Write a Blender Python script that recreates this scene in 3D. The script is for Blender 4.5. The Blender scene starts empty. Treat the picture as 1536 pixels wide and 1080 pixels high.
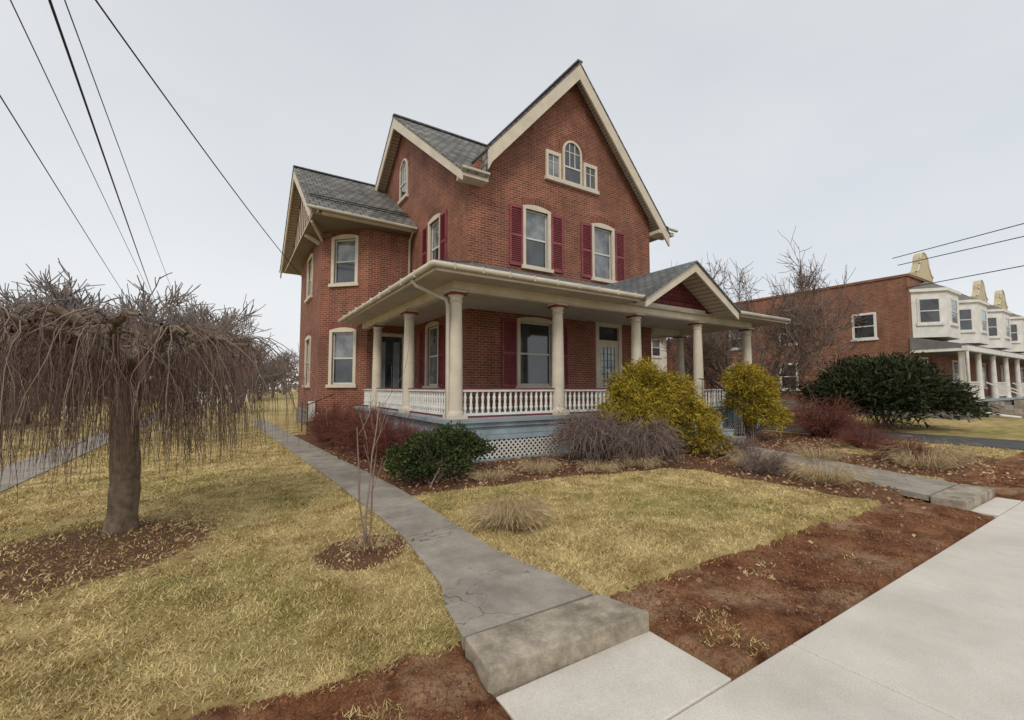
import bpy, math, random
import numpy as np
random.seed(7)
rng = np.random.default_rng(7)
scene = bpy.context.scene
COL = scene.collection

# ---------------------------------------------------------------- materials
def new_mat(name):
    m = bpy.data.materials.new(name); m.use_nodes = True
    nt = m.node_tree
    b = nt.nodes['Principled BSDF']
    return m, nt, b
def N(nt, t, **kw):
    n = nt.nodes.new(t)
    for k, v in kw.items(): setattr(n, k, v)
    return n
def math_n(nt, op, a, b=None, c=None):
    n = N(nt, 'ShaderNodeMath', operation=op)
    for i, x in enumerate((a, b, c)):
        if x is None: continue
        if isinstance(x, (int, float)): n.inputs[i].default_value = x
        else: nt.links.new(x, n.inputs[i])
    return n.outputs[0]
def mixc(nt, f, a, b, mode='MIX'):
    n = N(nt, 'ShaderNodeMix', data_type='RGBA', blend_type=mode)
    for sock, x in ((n.inputs[0], f), (n.inputs[6], a), (n.inputs[7], b)):
        if isinstance(x, (int, float)): sock.default_value = x
        elif isinstance(x, tuple): sock.default_value = (x[0], x[1], x[2], 1)
        else: nt.links.new(x, sock)
    return n.outputs[2]
def noise(nt, scale, detail=3, rough=.55, vec=None):
    n = N(nt, 'ShaderNodeTexNoise'); n.inputs['Scale'].default_value = scale
    n.inputs['Detail'].default_value = min(detail, 4); n.inputs['Roughness'].default_value = rough
    if vec is None:
        g = N(nt, 'ShaderNodeNewGeometry'); vec = g.outputs['Position']
    nt.links.new(vec, n.inputs['Vector'])
    return n.outputs['Fac']
def ramp(nt, fac, stops):
    r = N(nt, 'ShaderNodeValToRGB'); e = r.color_ramp.elements
    while len(e) < len(stops): e.new(.5)
    for i, (p, c) in enumerate(stops):
        e[i].position = p
        e[i].color = (c, c, c, 1) if isinstance(c, (int, float)) else (c[0], c[1], c[2], 1)
    nt.links.new(fac, r.inputs[0])
    return r.outputs[0]
def bump(nt, bsdf, h, strength=.4, dist=.02):
    b = N(nt, 'ShaderNodeBump'); b.inputs['Strength'].default_value = strength
    b.inputs['Distance'].default_value = dist
    nt.links.new(h, b.inputs['Height']); nt.links.new(b.outputs[0], bsdf.inputs['Normal'])
def simple(name, col, rough=.7, var=.25, scale=3., bumps=.0, fine=40., metallic=0, spec=.4):
    m, nt, b = new_mat(name)
    f = noise(nt, scale, 4)
    f = ramp(nt, f, [(.3, 0), (.7, 1)])
    lo = tuple(c*(1-var) for c in col); hi = tuple(min(1, c*(1+var*.6)) for c in col)
    c = mixc(nt, f, lo, hi)
    f2 = noise(nt, fine, 2)
    c = mixc(nt, .25, c, mixc(nt, f2, (.25, .25, .25), (1, 1, 1)), 'MULTIPLY')
    nt.links.new(c, b.inputs['Base Color'])
    b.inputs['Roughness'].default_value = rough
    b.inputs['Metallic'].default_value = metallic
    b.inputs['Specular IOR Level'].default_value = spec
    if bumps > .15: bump(nt, b, f2, bumps, .01)
    return m
def wall_uv(nt, zscale=1.0):
    g = N(nt, 'ShaderNodeNewGeometry')
    sp = N(nt, 'ShaderNodeSeparateXYZ'); nt.links.new(g.outputs['Position'], sp.inputs[0])
    sn = N(nt, 'ShaderNodeSeparateXYZ'); nt.links.new(g.outputs['True Normal'], sn.inputs[0])
    ln = math_n(nt, 'SQRT', math_n(nt, 'ADD', math_n(nt, 'ADD', math_n(nt, 'MULTIPLY', sn.outputs[0], sn.outputs[0]), math_n(nt, 'MULTIPLY', sn.outputs[1], sn.outputs[1])), 1e-4))
    u = math_n(nt, 'SUBTRACT', math_n(nt, 'MULTIPLY', sp.outputs[1], sn.outputs[0]), math_n(nt, 'MULTIPLY', sp.outputs[0], sn.outputs[1]))
    u = math_n(nt, 'DIVIDE', u, ln)
    c = N(nt, 'ShaderNodeCombineXYZ')
    nt.links.new(u, c.inputs[0]); nt.links.new(math_n(nt, 'MULTIPLY', sp.outputs[2], zscale), c.inputs[1])
    return c.outputs[0]
def brick_mat(name, c1, c2, mortar, w=.215, h=.072, ms=.009, zs=1., rough=.85, bstr=.5, offset=.5, blotch=.35, streak=0.):
    m, nt, b = new_mat(name)
    uv = wall_uv(nt, zs)
    t = N(nt, 'ShaderNodeTexBrick'); nt.links.new(uv, t.inputs['Vector'])
    t.offset = offset
    t.inputs['Color1'].default_value = (*c1, 1); t.inputs['Color2'].default_value = (*c2, 1)
    t.inputs['Mortar'].default_value = (*mortar, 1); t.inputs['Scale'].default_value = 1
    t.inputs['Mortar Size'].default_value = ms; t.inputs['Brick Width'].default_value = w
    t.inputs['Row Height'].default_value = h; t.inputs['Mortar Smooth'].default_value = .2
    f = ramp(nt, noise(nt, .9, 4, .65), [(.3, 1-blotch), (.7, 1.12)])
    c = mixc(nt, 1., t.outputs['Color'], f, 'MULTIPLY')
    c = mixc(nt, .4, c, mixc(nt, noise(nt, 22, 2), (.4, .4, .4), (1.35, 1.35, 1.35)), 'MULTIPLY')
    if streak > 0:
        mp = N(nt, 'ShaderNodeMapping'); nt.links.new(uv, mp.inputs[0]); mp.inputs['Scale'].default_value = (3.5, .5, 1)
        c = mixc(nt, streak, c, ramp(nt, noise(nt, 1., 3, .6, mp.outputs[0]), [(.35, .45), (.7, 1.25)]), 'MULTIPLY')
    nt.links.new(c, b.inputs['Base Color']); b.inputs['Roughness'].default_value = rough
    hh = math_n(nt, 'MULTIPLY', t.outputs['Fac'], -1.)
    bump(nt, b, hh, bstr, .008)
    return m
def island_mat(name, stops, rough=.8, scale=None):
    m, nt, b = new_mat(name)
    g = N(nt, 'ShaderNodeNewGeometry')
    c = ramp(nt, g.outputs['Random Per Island'], stops)
    c = mixc(nt, .6, c, mixc(nt, noise(nt, scale or 4, 1), (.45, .45, .45), (1.5, 1.5, 1.5)), 'MULTIPLY')
    nt.links.new(c, b.inputs['Base Color']); b.inputs['Roughness'].default_value = rough
    b.inputs['Specular IOR Level'].default_value = .2
    return m

M_brick = brick_mat('red_brick', (.32, .088, .042), (.17, .044, .025), (.38, .235, .165), ms=.011, streak=.35)
M_brick2 = brick_mat('row_brick', (.34, .125, .065), (.21, .075, .042), (.36, .25, .18), streak=.3)
M_soldier = brick_mat('soldier_brick', (.25, .066, .036), (.135, .038, .024), (.28, .17, .12), w=.072, h=.5, offset=0.)
M_slate = brick_mat('roof_slate', (.29, .275, .24), (.13, .125, .112), (.045, .042, .04), w=.28, h=.26, ms=.024, zs=1.45, rough=.75, bstr=1., blotch=.5)
M_slatep = brick_mat('porch_slate', (.20, .215, .215), (.12, .135, .14), (.04, .04, .04), w=.26, h=.26, ms=.018, zs=3., rough=.55, bstr=.8)
M_purple = brick_mat('purple_slate', (.20, .14, .15), (.12, .08, .09), (.04, .03, .035), w=.28, h=.26, ms=.02, zs=1.3, rough=.6, bstr=.8)
M_shingle = brick_mat('painted_shingle', (.23, .045, .052), (.16, .03, .035), (.06, .012, .014), w=.14, h=.12, ms=.014, bstr=.7, blotch=.2)
M_stone = brick_mat('foundation_stone', (.24, .22, .2), (.14, .13, .12), (.30, .28, .25), w=.42, h=.2, ms=.02, bstr=1., blotch=.4)
M_cream = simple('cream_paint', (.70, .62, .49), .55, .14, 2.5)
M_soffit = brick_mat('soffit_boards', (.62, .54, .42), (.57, .49, .38), (.20, .16, .12), w=30, h=.12, ms=.012, zs=1.4, rough=.6, bstr=.4, blotch=.15)
M_ceil = simple('porch_ceiling', (.56, .50, .41), .6, .15, 2)
M_maroon = simple('maroon_paint', (.20, .035, .045), .55, .2, 3)
M_shut = simple('shutter_paint', (.29, .07, .078), .6, .3, 4)
M_blue = simple('blue_grey_paint', (.37, .46, .50), .6, .3, 3)
M_deck = simple('deck_paint', (.33, .37, .39), .6, .2, 3)
M_white = simple('white_paint', (.80, .78, .72), .55, .15, 3)
M_sash = simple('sash_white', (.70, .69, .65), .5, .1, 3)
M_dark = simple('painted_underporch_shade', (.02, .02, .02), .9, .2, 2)  # near-black colour that paints in the shade under the porch
M_iron = simple('black_iron', (.02, .02, .022), .45, .3, 9)
M_gutter = simple('gutter_metal', (.60, .54, .43), .4, .2, 2)
M_wire = simple('wire_rubber', (.015, .015, .017), .6, .1, 2)
M_yellow = simple('pale_yellow_stucco', (.60, .51, .32), .7, .15, 2)
M_redroof = simple('red_roof', (.22, .06, .05), .8, .25, 4)
M_asph = simple('asphalt', (.085, .083, .08), .9, .3, 2, .5)
M_greyroof = simple('grey_shingle_roof', (.19, .18, .17), .8, .25, 3, .3)
def glass(name, lo, hi, sc=1.3):
    m, nt, b = new_mat(name)
    c = mixc(nt, ramp(nt, noise(nt, sc, 3), [(.38, 0), (.62, 1)]), lo, hi)  # tonal patches in the pane colour stand in for curtains and reflections
    nt.links.new(c, b.inputs['Base Color']); b.inputs['Roughness'].default_value = .06
    b.inputs['Specular IOR Level'].default_value = .8; b.inputs['Coat Weight'].default_value = .6
    b.inputs['Coat Roughness'].default_value = .03
    return m
G_dark = glass('window_glass_dark', (.012, .013, .014), (.05, .055, .06))
G_curt_refl = glass('window_glass_curtain_reflection', (.09, .10, .11), (.25, .26, .27), 2.)
def concrete(name, col, stain, s=1.2, st=.5, rough=.85, spots=60, cracks=0.):
    m, nt, b = new_mat(name)
    c = mixc(nt, ramp(nt, noise(nt, s, 4, .7), [(.35, 0), (.68, 1)]), stain, col)
    sp_ = noise(nt, spots, 4, .7)
    c = mixc(nt, .5, c, mixc(nt, ramp(nt, sp_, [(.3, 0), (.7, 1)]), (.55, .55, .55), (1.1, 1.1, 1.1)), 'MULTIPLY')
    if cracks > 0:
        v = N(nt, 'ShaderNodeTexVoronoi', feature='DISTANCE_TO_EDGE'); v.inputs['Scale'].default_value = cracks
        g = N(nt, 'ShaderNodeNewGeometry'); va = N(nt, 'ShaderNodeVectorMath', operation='ADD')
        nn = N(nt, 'ShaderNodeTexNoise'); nn.inputs['Scale'].default_value = 3; nt.links.new(g.outputs['Position'], nn.inputs['Vector'])
        nt.links.new(g.outputs['Position'], va.inputs[0]); nt.links.new(nn.outputs['Color'], va.inputs[1]); nt.links.new(va.outputs[0], v.inputs['Vector'])
        ck = ramp(nt, v.outputs['Distance'], [(.0, .35), (.012, 1)])
        gate = ramp(nt, noise(nt, .9, 2), [(.5, 0), (.56, 1)])
        c = mixc(nt, gate, c, mixc(nt, 1., c, ck, 'MULTIPLY'))
    nt.links.new(c, b.inputs['Base Color']); b.inputs['Roughness'].default_value = rough
    bump(nt, b, sp_, st, .006)
    return m
M_walk = concrete('new_concrete', (.72, .665, .585), (.57, .52, .45), 1.1, .3, .85, 90)
M_old = concrete('old_concrete', (.42, .365, .30), (.235, .205, .165), 1.9, .8, .9, 70, cracks=1.1)
M_step = concrete('step_concrete', (.50, .425, .325), (.20, .165, .12), 4.5, .9, .9, 55)
M_bark = simple('cherry_bark', (.22, .16, .11), .9, .5, 14, .9, 30)
M_twig = island_mat('cherry_twigs', [(0, (.09, .058, .045)), (.5, (.20, .135, .105)), (1, (.33, .24, .19))])
M_branch = island_mat('bare_branches', [(0, (.13, .09, .07)), (1, (.32, .235, .185))])
M_far = island_mat('distant_branches', [(0, (.18, .15, .14)), (1, (.33, .28, .255))])
M_redtwig = island_mat('barberry_twigs', [(0, (.10, .035, .025)), (1, (.29, .11, .08))])
M_greytwig = island_mat('grey_twigs', [(0, (.13, .09, .08)), (1, (.34, .255, .215))])
M_straw = island_mat('straw', [(0, (.27, .19, .10)), (1, (.62, .48, .28))])
M_yel = island_mat('golden_foliage', [(0, (.09, .085, .014)), (.35, (.27, .205, .02)), (1, (.50, .355, .045))], scale=3)
M_grn = island_mat('holly_foliage', [(0, (.018, .028, .009)), (.6, (.046, .068, .018)), (1, (.11, .13, .04))])
M_yew = island_mat('yew_foliage', [(0, (.012, .018, .008)), (.6, (.032, .042, .015)), (1, (.07, .08, .03))])
M_leaf = island_mat('fallen_leaf', [(0, (.17, .07, .04)), (.5, (.36, .19, .10)), (1, (.56, .40, .25))])

def lawn_color(nt):
    big = ramp(nt, noise(nt, .42, 3, .6), [(.45, 0), (.64, 1)])
    med = ramp(nt, noise(nt, 2.2, 4, .7), [(.36, 0), (.62, 1)])
    c = mixc(nt, med, (.39, .27, .105), (.72, .565, .27))
    g = math_n(nt, 'MULTIPLY', big, ramp(nt, noise(nt, 3.1, 3), [(.38, .15), (.62, .9)]))
    return mixc(nt, g, c, (.27, .25, .055))
def ground_mat():
    m, nt, b = new_mat('ground_surface')
    c = lawn_color(nt)
    fine = noise(nt, 60, 4, .75)
    c = mixc(nt, .6, c, mixc(nt, fine, (.25, .23, .2), (1.35, 1.35, 1.35)), 'MULTIPLY')
    def attr(n):
        a = N(nt, 'ShaderNodeAttribute'); a.attribute_name = n; return a.outputs['Fac']
    n1 = noise(nt, 14, 4, .7)
    def edge(a):
        return ramp(nt, math_n(nt, 'ADD', a, math_n(nt, 'MULTIPLY', math_n(nt, 'SUBTRACT', n1, .5), .9)), [(.42, 0), (.58, 1)])
    mul = mixc(nt, ramp(nt, fine, [(.35, 0), (.65, 1)]), (.085, .038, .022), (.27, .145, .08))
    c = mixc(nt, edge(attr('mulch')), c, mul)
    dn = ramp(nt, noise(nt, 3.2, 4, .72), [(.36, 0), (.66, 1)])
    drt = mixc(nt, dn, (.13, .045, .02), (.36, .165, .08))
    drt = mixc(nt, math_n(nt, 'MULTIPLY', ramp(nt, noise(nt, 1.4, 4, .7), [(.50, 0), (.66, 1)]), .75), drt, (.50, .32, .19))
    v = N(nt, 'ShaderNodeTexVoronoi', feature='DISTANCE_TO_EDGE'); v.inputs['Scale'].default_value = 16
    g = N(nt, 'ShaderNodeNewGeometry'); va = N(nt, 'ShaderNodeVectorMath', operation='MULTIPLY_ADD')
    nn = N(nt, 'ShaderNodeTexNoise'); nn.inputs['Scale'].default_value = 12; nt.links.new(g.outputs['Position'], nn.inputs['Vector'])
    nt.links.new(nn.outputs['Color'], va.inputs[0]); va.inputs[1].default_value = (.12, .12, .12); nt.links.new(g.outputs['Position'], va.inputs[2]); nt.links.new(va.outputs[0], v.inputs['Vector'])
    ck = ramp(nt, v.outputs['Distance'], [(0, .35), (.07, 1)])
    drt = mixc(nt, .75, drt, ck, 'MULTIPLY')
    drt = mixc(nt, .6, drt, ramp(nt, fine, [(.35, .45), (.65, 1.25)]), 'MULTIPLY')
    c = mixc(nt, edge(attr('dirt')), c, drt)
    nt.links.new(c, b.inputs['Base Color']); b.inputs['Roughness'].default_value = .95
    b.inputs['Specular IOR Level'].default_value = .15
    h = math_n(nt, 'ADD', fine, n1)
    bump(nt, b, h, .9, .03)
    return m
M_ground = ground_mat()
def blade_mat():
    m, nt, b = new_mat('grass_blade')
    g = N(nt, 'ShaderNodeNewGeometry')
    c = mixc(nt, .85, lawn_color(nt), ramp(nt, g.outputs['Random Per Island'], [(0, (.45, .45, .4)), (.5, (1, .98, .92)), (1, (1.0, 1.0, .95))]), 'MULTIPLY')
    c = mixc(nt, ramp(nt, g.outputs['Random Per Island'], [(.4, 0), (.95, .5)]), c, (.76, .63, .37))
    nt.links.new(c, b.inputs['Base Color']); b.inputs['Roughness'].default_value = .85
    b.inputs['Specular IOR Level'].default_value = .15
    return m
M_blade = blade_mat()
def clod_mat():
    m, nt, b = new_mat('soil_clod')
    g = N(nt, 'ShaderNodeNewGeometry')
    c = ramp(nt, g.outputs['Random Per Island'], [(0, (.11, .042, .02)), (.8, (.28, .12, .06)), (1, (.38, .22, .13))])
    nt.links.new(c, b.inputs['Base Color']); b.inputs['Roughness'].default_value = .95
    return m
M_clod = clod_mat()

# ---------------------------------------------------------------- mesh helpers
def empty(name, loc=(0, 0, 0)):
    e = bpy.data.objects.new(name, None); COL.objects.link(e); e.location = loc
    return e
class B:
    def __init__(s, name, parent=None):
        s.name, s.parent = name, parent; s.v = []; s.f = []; s.m = []; s.s = []; s.mats = []
    def mi(s, mat):
        if mat not in s.mats: s.mats.append(mat)
        return s.mats.index(mat)
    def poly(s, pts, mat, smooth=False):
        i = len(s.v); s.v += [tuple(p) for p in pts]
        s.f.append(tuple(range(i, i+len(pts)))); s.m.append(s.mi(mat)); s.s.append(smooth)
    def prism(s, pts, vec, mat, mat_side=None):
        i = len(s.v); n = len(pts)
        s.v += [tuple(p) for p in pts] + [tuple(p[k]+vec[k] for k in range(3)) for p in pts]
        s.f += [tuple(range(i, i+n)), tuple(range(i+2*n-1, i+n-1, -1))]
        a = s.mi(mat); s.m += [a, a]; s.s += [False, False]
        b = s.mi(mat_side or mat)
        for k in range(n):
            k2 = (k+1) % n
            s.f.append((i+k, i+n+k, i+n+k2, i+k2)); s.m.append(b); s.s.append(False)
    def box(s, x0, x1, y0, y1, z0, z1, mat):
        s.prism([(x0, y0, z0), (x1, y0, z0), (x1, y1, z0), (x0, y1, z0)], (0, 0, z1-z0), mat)
    def beam(s, p, q, w, h, mat):
        p = np.array(p, float); q = np.array(q, float); d = q-p; d /= np.linalg.norm(d)
        r = np.cross(d, (0, 0, 1.)); 
        if np.linalg.norm(r) < 1e-3: r = np.array((1., 0, 0))
        r /= np.linalg.norm(r); u = np.cross(r, d)
        pts = [p+r*w/2*a+u*h/2*b for a, b in ((-1, -1), (1, -1), (1, 1), (-1, 1))]
        s.prism(pts, q-p, mat)
    def lathe(s, cx, cy, prof, mat, n=18):
        i = len(s.v); k = len(prof); a = s.mi(mat)
        for r, z in prof:
            for j in range(n):
                t = 2*math.pi*j/n; s.v.append((cx+r*math.cos(t), cy+r*math.sin(t), z))
        for q in range(k-1):
            for j in range(n):
                j2 = (j+1) % n
                s.f.append((i+q*n+j, i+q*n+j2, i+(q+1)*n+j2, i+(q+1)*n+j)); s.m.append(a); s.s.append(True)
        s.f.append(tuple(i+(k-1)*n+j for j in range(n))); s.m.append(a); s.s.append(False)
    def tube(s, pts, r, mat, n=8):
        pts = [np.array(p, float) for p in pts]; i = len(s.v); a = s.mi(mat)
        for q, p in enumerate(pts):
            d = pts[min(q+1, len(pts)-1)]-pts[max(q-1, 0)]; d /= np.linalg.norm(d)
            ref = np.array((0, 0, 1.)) if abs(d[2]) < .9 else np.array((1., 0, 0))
            e = np.cross(d, ref); e /= np.linalg.norm(e); g = np.cross(d, e)
            rr = r[q] if isinstance(r, (list, tuple)) else r
            for j in range(n):
                t = 2*math.pi*j/n; s.v.append(tuple(p+rr*(e*math.cos(t)+g*math.sin(t))))
        for q in range(len(pts)-1):
            for j in range(n):
                j2 = (j+1) % n
                s.f.append((i+q*n+j, i+q*n+j2, i+(q+1)*n+j2, i+(q+1)*n+j)); s.m.append(a); s.s.append(True)
    def build(s):
        me = bpy.data.meshes.new(s.name); me.from_pydata(s.v, [], s.f)
        for m in s.mats: me.materials.append(m)
        me.polygons.foreach_set('material_index', s.m); me.polygons.foreach_set('use_smooth', s.s)
        me.update()
        o = bpy.data.objects.new(s.name, me); COL.objects.link(o)
        if s.parent: o.parent = s.parent
        return o
def np_mesh(name, V, F, mat, parent=None, smooth=False):
    V = np.asarray(V, np.float32); F = np.asarray(F, np.int32); m, k = F.shape
    me = bpy.data.meshes.new(name)
    me.vertices.add(len(V)); me.vertices.foreach_set('co', V.ravel())
    me.loops.add(m*k); me.loops.foreach_set('vertex_index', F.ravel())
    me.polygons.add(m); me.polygons.foreach_set('loop_start', np.arange(0, m*k, k, dtype=np.int32))
    if smooth: me.polygons.foreach_set('use_smooth', np.ones(m, dtype=bool))
    me.update(calc_edges=True); me.validate()
    me.materials.append(mat)
    o = bpy.data.objects.new(name, me); COL.objects.link(o)
    if parent: o.parent = parent
    return o
def tubes(polys, n=3):
    Vs = []; Fs = []; off = 0
    ang = np.arange(n)*2*np.pi/n; ca = np.cos(ang)[None, :, None]; sa = np.sin(ang)[None, :, None]
    for pts, r in polys:
        pts = np.asarray(pts, float); k = len(pts)
        d = pts[-1]-pts[0]; d = d/(np.linalg.norm(d)+1e-9)
        ref = np.array((0, 0, 1.)) if abs(d[2]) < .8 else np.array((1., 0, 0))
        e = np.cross(d, ref); e /= np.linalg.norm(e)+1e-9; g = np.cross(d, e)
        rr = np.asarray(r, float)[:, None, None]
        V = pts[:, None, :]+rr*(ca*e+sa*g)
        Vs.append(V.reshape(-1, 3))
        q = np.arange(k-1)[:, None]*n; j = np.arange(n)[None, :]; j2 = (j+1) % n
        F = np.stack([q+j, q+j2, q+n+j2, q+n+j], -1).reshape(-1, 4)+off
        Fs.append(F); off += k*n
    return np.concatenate(Vs), np.concatenate(Fs)
def unit(v): 
    v = np.asarray(v, float); return v/(np.linalg.norm(v)+1e-9)
def grow(p, d, L, r, depth, out, spread=.7, up=.15, kids=(3, 5), shrink=.68, wig=.12, rmin=.004, k=5):
    pts = [np.array(p, float)]; d = unit(d); dd = d
    for i in range(k):
        dd = unit(dd+rng.normal(0, wig, 3)+np.array((0, 0, up*.3)))
        pts.append(pts[-1]+dd*L/k)
    out.append((pts, np.linspace(r, max(r*.55, rmin*.7), k+1)))
    if depth <= 0: return
    for _ in range(rng.integers(*kids)):
        t = rng.uniform(.3, 1.); i = min(int(t*k), k-1)
        q = pts[i]+(pts[i+1]-pts[i])*(t*k-i)
        nd = unit(unit(pts[i+1]-pts[i])+rng.normal(0, spread, 3)+np.array((0, 0, up)))
        grow(q, nd, L*shrink*rng.uniform(.7, 1.15), max(r*(1-.45*t)*.55, rmin), depth-1, out, spread, up, kids, shrink, wig, rmin, k)
def leafquads(P, D, L, W):
    n = len(P); D = D/(np.linalg.norm(D, axis=1, keepdims=True)+1e-9)
    S = np.cross(D, rng.normal(0, 1, (n, 3))); S /= np.linalg.norm(S, axis=1, keepdims=True)+1e-9
    L = np.asarray(L).reshape(-1, 1); W = np.asarray(W).reshape(-1, 1)
    V = np.stack([P, P+D*L*.45+S*W*.5, P+D*L, P+D*L*.45-S*W*.5], 1).reshape(-1, 3)
    return V, np.arange(n*4).reshape(-1, 4)
def clump_pts(c, rad, nc, per, sig, zmin=.05, inner=.55, la=1.):
    dirs = rng.normal(0, 1, (nc, 3)); dirs[:, 2] = np.abs(dirs[:, 2])*1.0-.25*rng.random(nc)
    dirs /= np.linalg.norm(dirs, axis=1, keepdims=True)
    lump = 1+la*(.13*np.sin(dirs@rng.normal(0, 3.2, 3)+1)+.10*np.sin(dirs@rng.normal(0, 5, 3)))
    R = rng.uniform(inner, 1., nc)**.6*lump
    C = np.array(c)+dirs*R[:, None]*np.array(rad)
    P = np.repeat(C, per, 0)+rng.normal(0, sig, (nc*per, 3)); D = np.repeat(dirs, per, 0)
    P[:, 2] = np.maximum(P[:, 2], zmin)
    return P, D, C
def np_noise(x, y, seed=0, cell=1.0):
    r = np.random.default_rng(seed); T = r.random((64, 64))
    gx = x/cell; gy = y/cell; ix = np.floor(gx).astype(int); iy = np.floor(gy).astype(int)
    fx = gx-ix; fy = gy-iy; fx = fx*fx*(3-2*fx); fy = fy*fy*(3-2*fy)
    a = T[ix % 64, iy % 64]; b = T[(ix+1) % 64, iy % 64]; c = T[ix % 64, (iy+1) % 64]; d = T[(ix+1) % 64, (iy+1) % 64]
    return (a*(1-fx)+b*fx)*(1-fy)+(c*(1-fx)+d*fx)*fy-.5
def fbm(x, y, seed, cell):
    return np_noise(x, y, seed, cell)+.5*np_noise(x, y, seed+1, cell*.5)+.25*np_noise(x, y, seed+2, cell*.25)
def sstep(a, b, x):
    t = np.clip((x-a)/(b-a), 0, 1); return t*t*(3-2*t)

# ---------------------------------------------------------------- ground layout
PLy = [2.4, 2.8, 3.2, 4.5, 8, 15.5, 24]; PLx = [1.21, 1.27, 1.40, 1.52, 1.42, 1.08, .8]
PRy = [2.4, 2.8, 3.1, 3.6, 6.4, 10, 15.5, 24]; PRx = [2.26, 2.24, 2.17, 2.10, 2.15, 1.98, 1.70, 1.4]
def in_path(x, y, m=0.):
    return (y > 2.35) & (y < 24) & (x > np.interp(y, PLy, PLx)-m) & (x < np.interp(y, PRy, PRx)+m)
EWy = [2.1, 6.9]; EWl = [8.14, 9.9]; EWr = [9.5, 11.4]
def in_entry(x, y, m=0.):
    return (y > 1.4) & (y < 7.) & (x > np.interp(y, EWy, EWl)-m) & (x < np.interp(y, EWy, EWr)+m)
def lawn_edge(x):
    return np.where(x < 1.75, 2.52, 2.42)+.15*fbm(x, x*0+3.3, 21, .7)+.08*np_noise(x, x*0, 5, .13)
def dirt_mask(x, y):
    e = lawn_edge(x)
    return (1-sstep(e-.03, e+.03, y))*(y > 1.2)
def bed_mask(x, y):
    w = .18*fbm(x, y, 40, .8)
    bl = np.interp(x, [1.9, 2.5, 3.4, 4.6, 6.9, 7.6, 8.2, 9.0], [6.4, 6.15, 5.85, 5.9, 5.5, 4.6, 3.6, 3.0])
    m1 = sstep(-.08, .08, (y-bl)+w)*(x > np.interp(y, PRy, PRx)-.1)*(x < 11.9)*(y < 8.6)
    m2 = ((x > np.interp(y, PRy, PRx)-.1) & (x < 4.2) & (y > 6) & (y < 15.6))*1.
    m3 = sstep(-.1, .1, (x-7.25)+w*2)*(x < 9.7)*(y > 2.2)*(y < 5.6)
    m4 = ((x > 9.) & (x < 16.0))*sstep(5.0, 5.2, y+w*2)*(y < 9.)
    m5 = sstep(-.1, .1, 1.7-np.hypot((x-11.6), (y-2.9)*1.3)+w*2)
    m6 = sstep(-.2, .2, .42-np.hypot(x-1.12, y-4.25)+w)*.8
    m7 = sstep(-.35, .35, 1.15-np.hypot(x+1.1, (y-5.7)*1.0)+w*1.8)*.62
    return np.clip(np.maximum.reduce([m1, m2, m3, m4, m5, m6, m7]), 0, 1)
SWZ = -.10
def height(x, y):
    e = lawn_edge(x)
    rough = .045*fbm(x, y, 60, .4)+.024*np_noise(x, y, 64, .1)
    zd = -.095+rough+.02*sstep(1.5, 2.4, y)
    zd = np.where(y < 1.52, -.17, zd)
    under = ((x > 1.23) & (x < 2.42) & (y < 2.45)) | ((x > 8.1) & (x < 9.55) & (y < 2.2))
    zd = np.where(under, -.20, zd)
    zl = .008*fbm(x, y, 70, .6)+.006*np_noise(x, y, 75, .1)
    z = zd+(zl-zd)*sstep(e-.05, e+.05, y)
    z = np.where(y < -1.6, -.30, z); z = np.where((y >= -1.6) & (y < -.3), -.14, z)
    z = np.where(in_path(x, y, -.03) | in_entry(x, y, -.03), np.minimum(z, -.03), z)
    return z
xs = np.concatenate([-np.geomspace(500, 7.2, 22), np.arange(-7, 13, .05), np.geomspace(13.05, 500, 30)])
ys = np.concatenate([-np.geomspace(300, 1.8, 10), [-1.61, -1.59, -.9, -.31, -.29, 0.3, .9], np.arange(1.2, 7.5, .04), np.arange(7.5, 18, .15), np.geomspace(18.1, 600, 24)])
X, Y = np.meshgrid(xs, ys); Z = height(X, Y)
nx, ny = len(xs), len(ys)
idx = np.arange(nx*ny).reshape(ny, nx)
F = np.stack([idx[:-1, :-1], idx[:-1, 1:], idx[1:, 1:], idx[1:, :-1]], -1).reshape(-1, 4)
g = np_mesh('ground', np.stack([X, Y, Z], -1).reshape(-1, 3), F, M_ground, smooth=True)
for nm, arr in (('mulch', bed_mask(X, Y)), ('dirt', dirt_mask(X, Y))):
    a = g.data.attributes.new(nm, 'FLOAT', 'POINT'); a.data.foreach_set('value', arr.astype(np.float32).ravel())

def bev(o, w=.02, seg=3):
    m = o.modifiers.new('bevel', 'BEVEL'); m.width = w; m.segments = seg
    return o
b = B('sidewalk'); x = 3.02-1.8*8
while x < 70:
    b.box(x+.004, x+1.796, -.25, 1.48, -.24, SWZ, M_walk); x += 1.8
b.box(1.21, 2.38, 1.488, 2.06, -.24, SWZ+.004, M_walk)
b.box(8.16, 9.48, 1.488, 1.74, -.24, SWZ+.004, M_walk)
bev(b.build(), .008, 2)
b = B('road'); b.box(-200, 200, -9, -1.75, -.34, -.29, M_asph)
b.build()
b = B('kerb'); b.box(-200, 200, -1.75, -1.6, -.34, -.16, M_old); b.build()
b = B('garden_path'); yy = 2.45; 
while yy < 23.5:
    L = 1.9 if yy < 5 else 1.6
    y2 = min(yy+L, 23.5); k = 6; ya = np.linspace(yy+.006, y2-.006, k)
    lp = [(np.interp(t, PLy, PLx), t, .018) for t in ya]; rp = [(np.interp(t, PRy, PRx), t, .018) for t in ya]
    b.prism(lp+rp[::-1], (0, 0, -.08), M_old); yy = y2
b.build()
b = B('entry_path'); yy = 2.13
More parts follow.
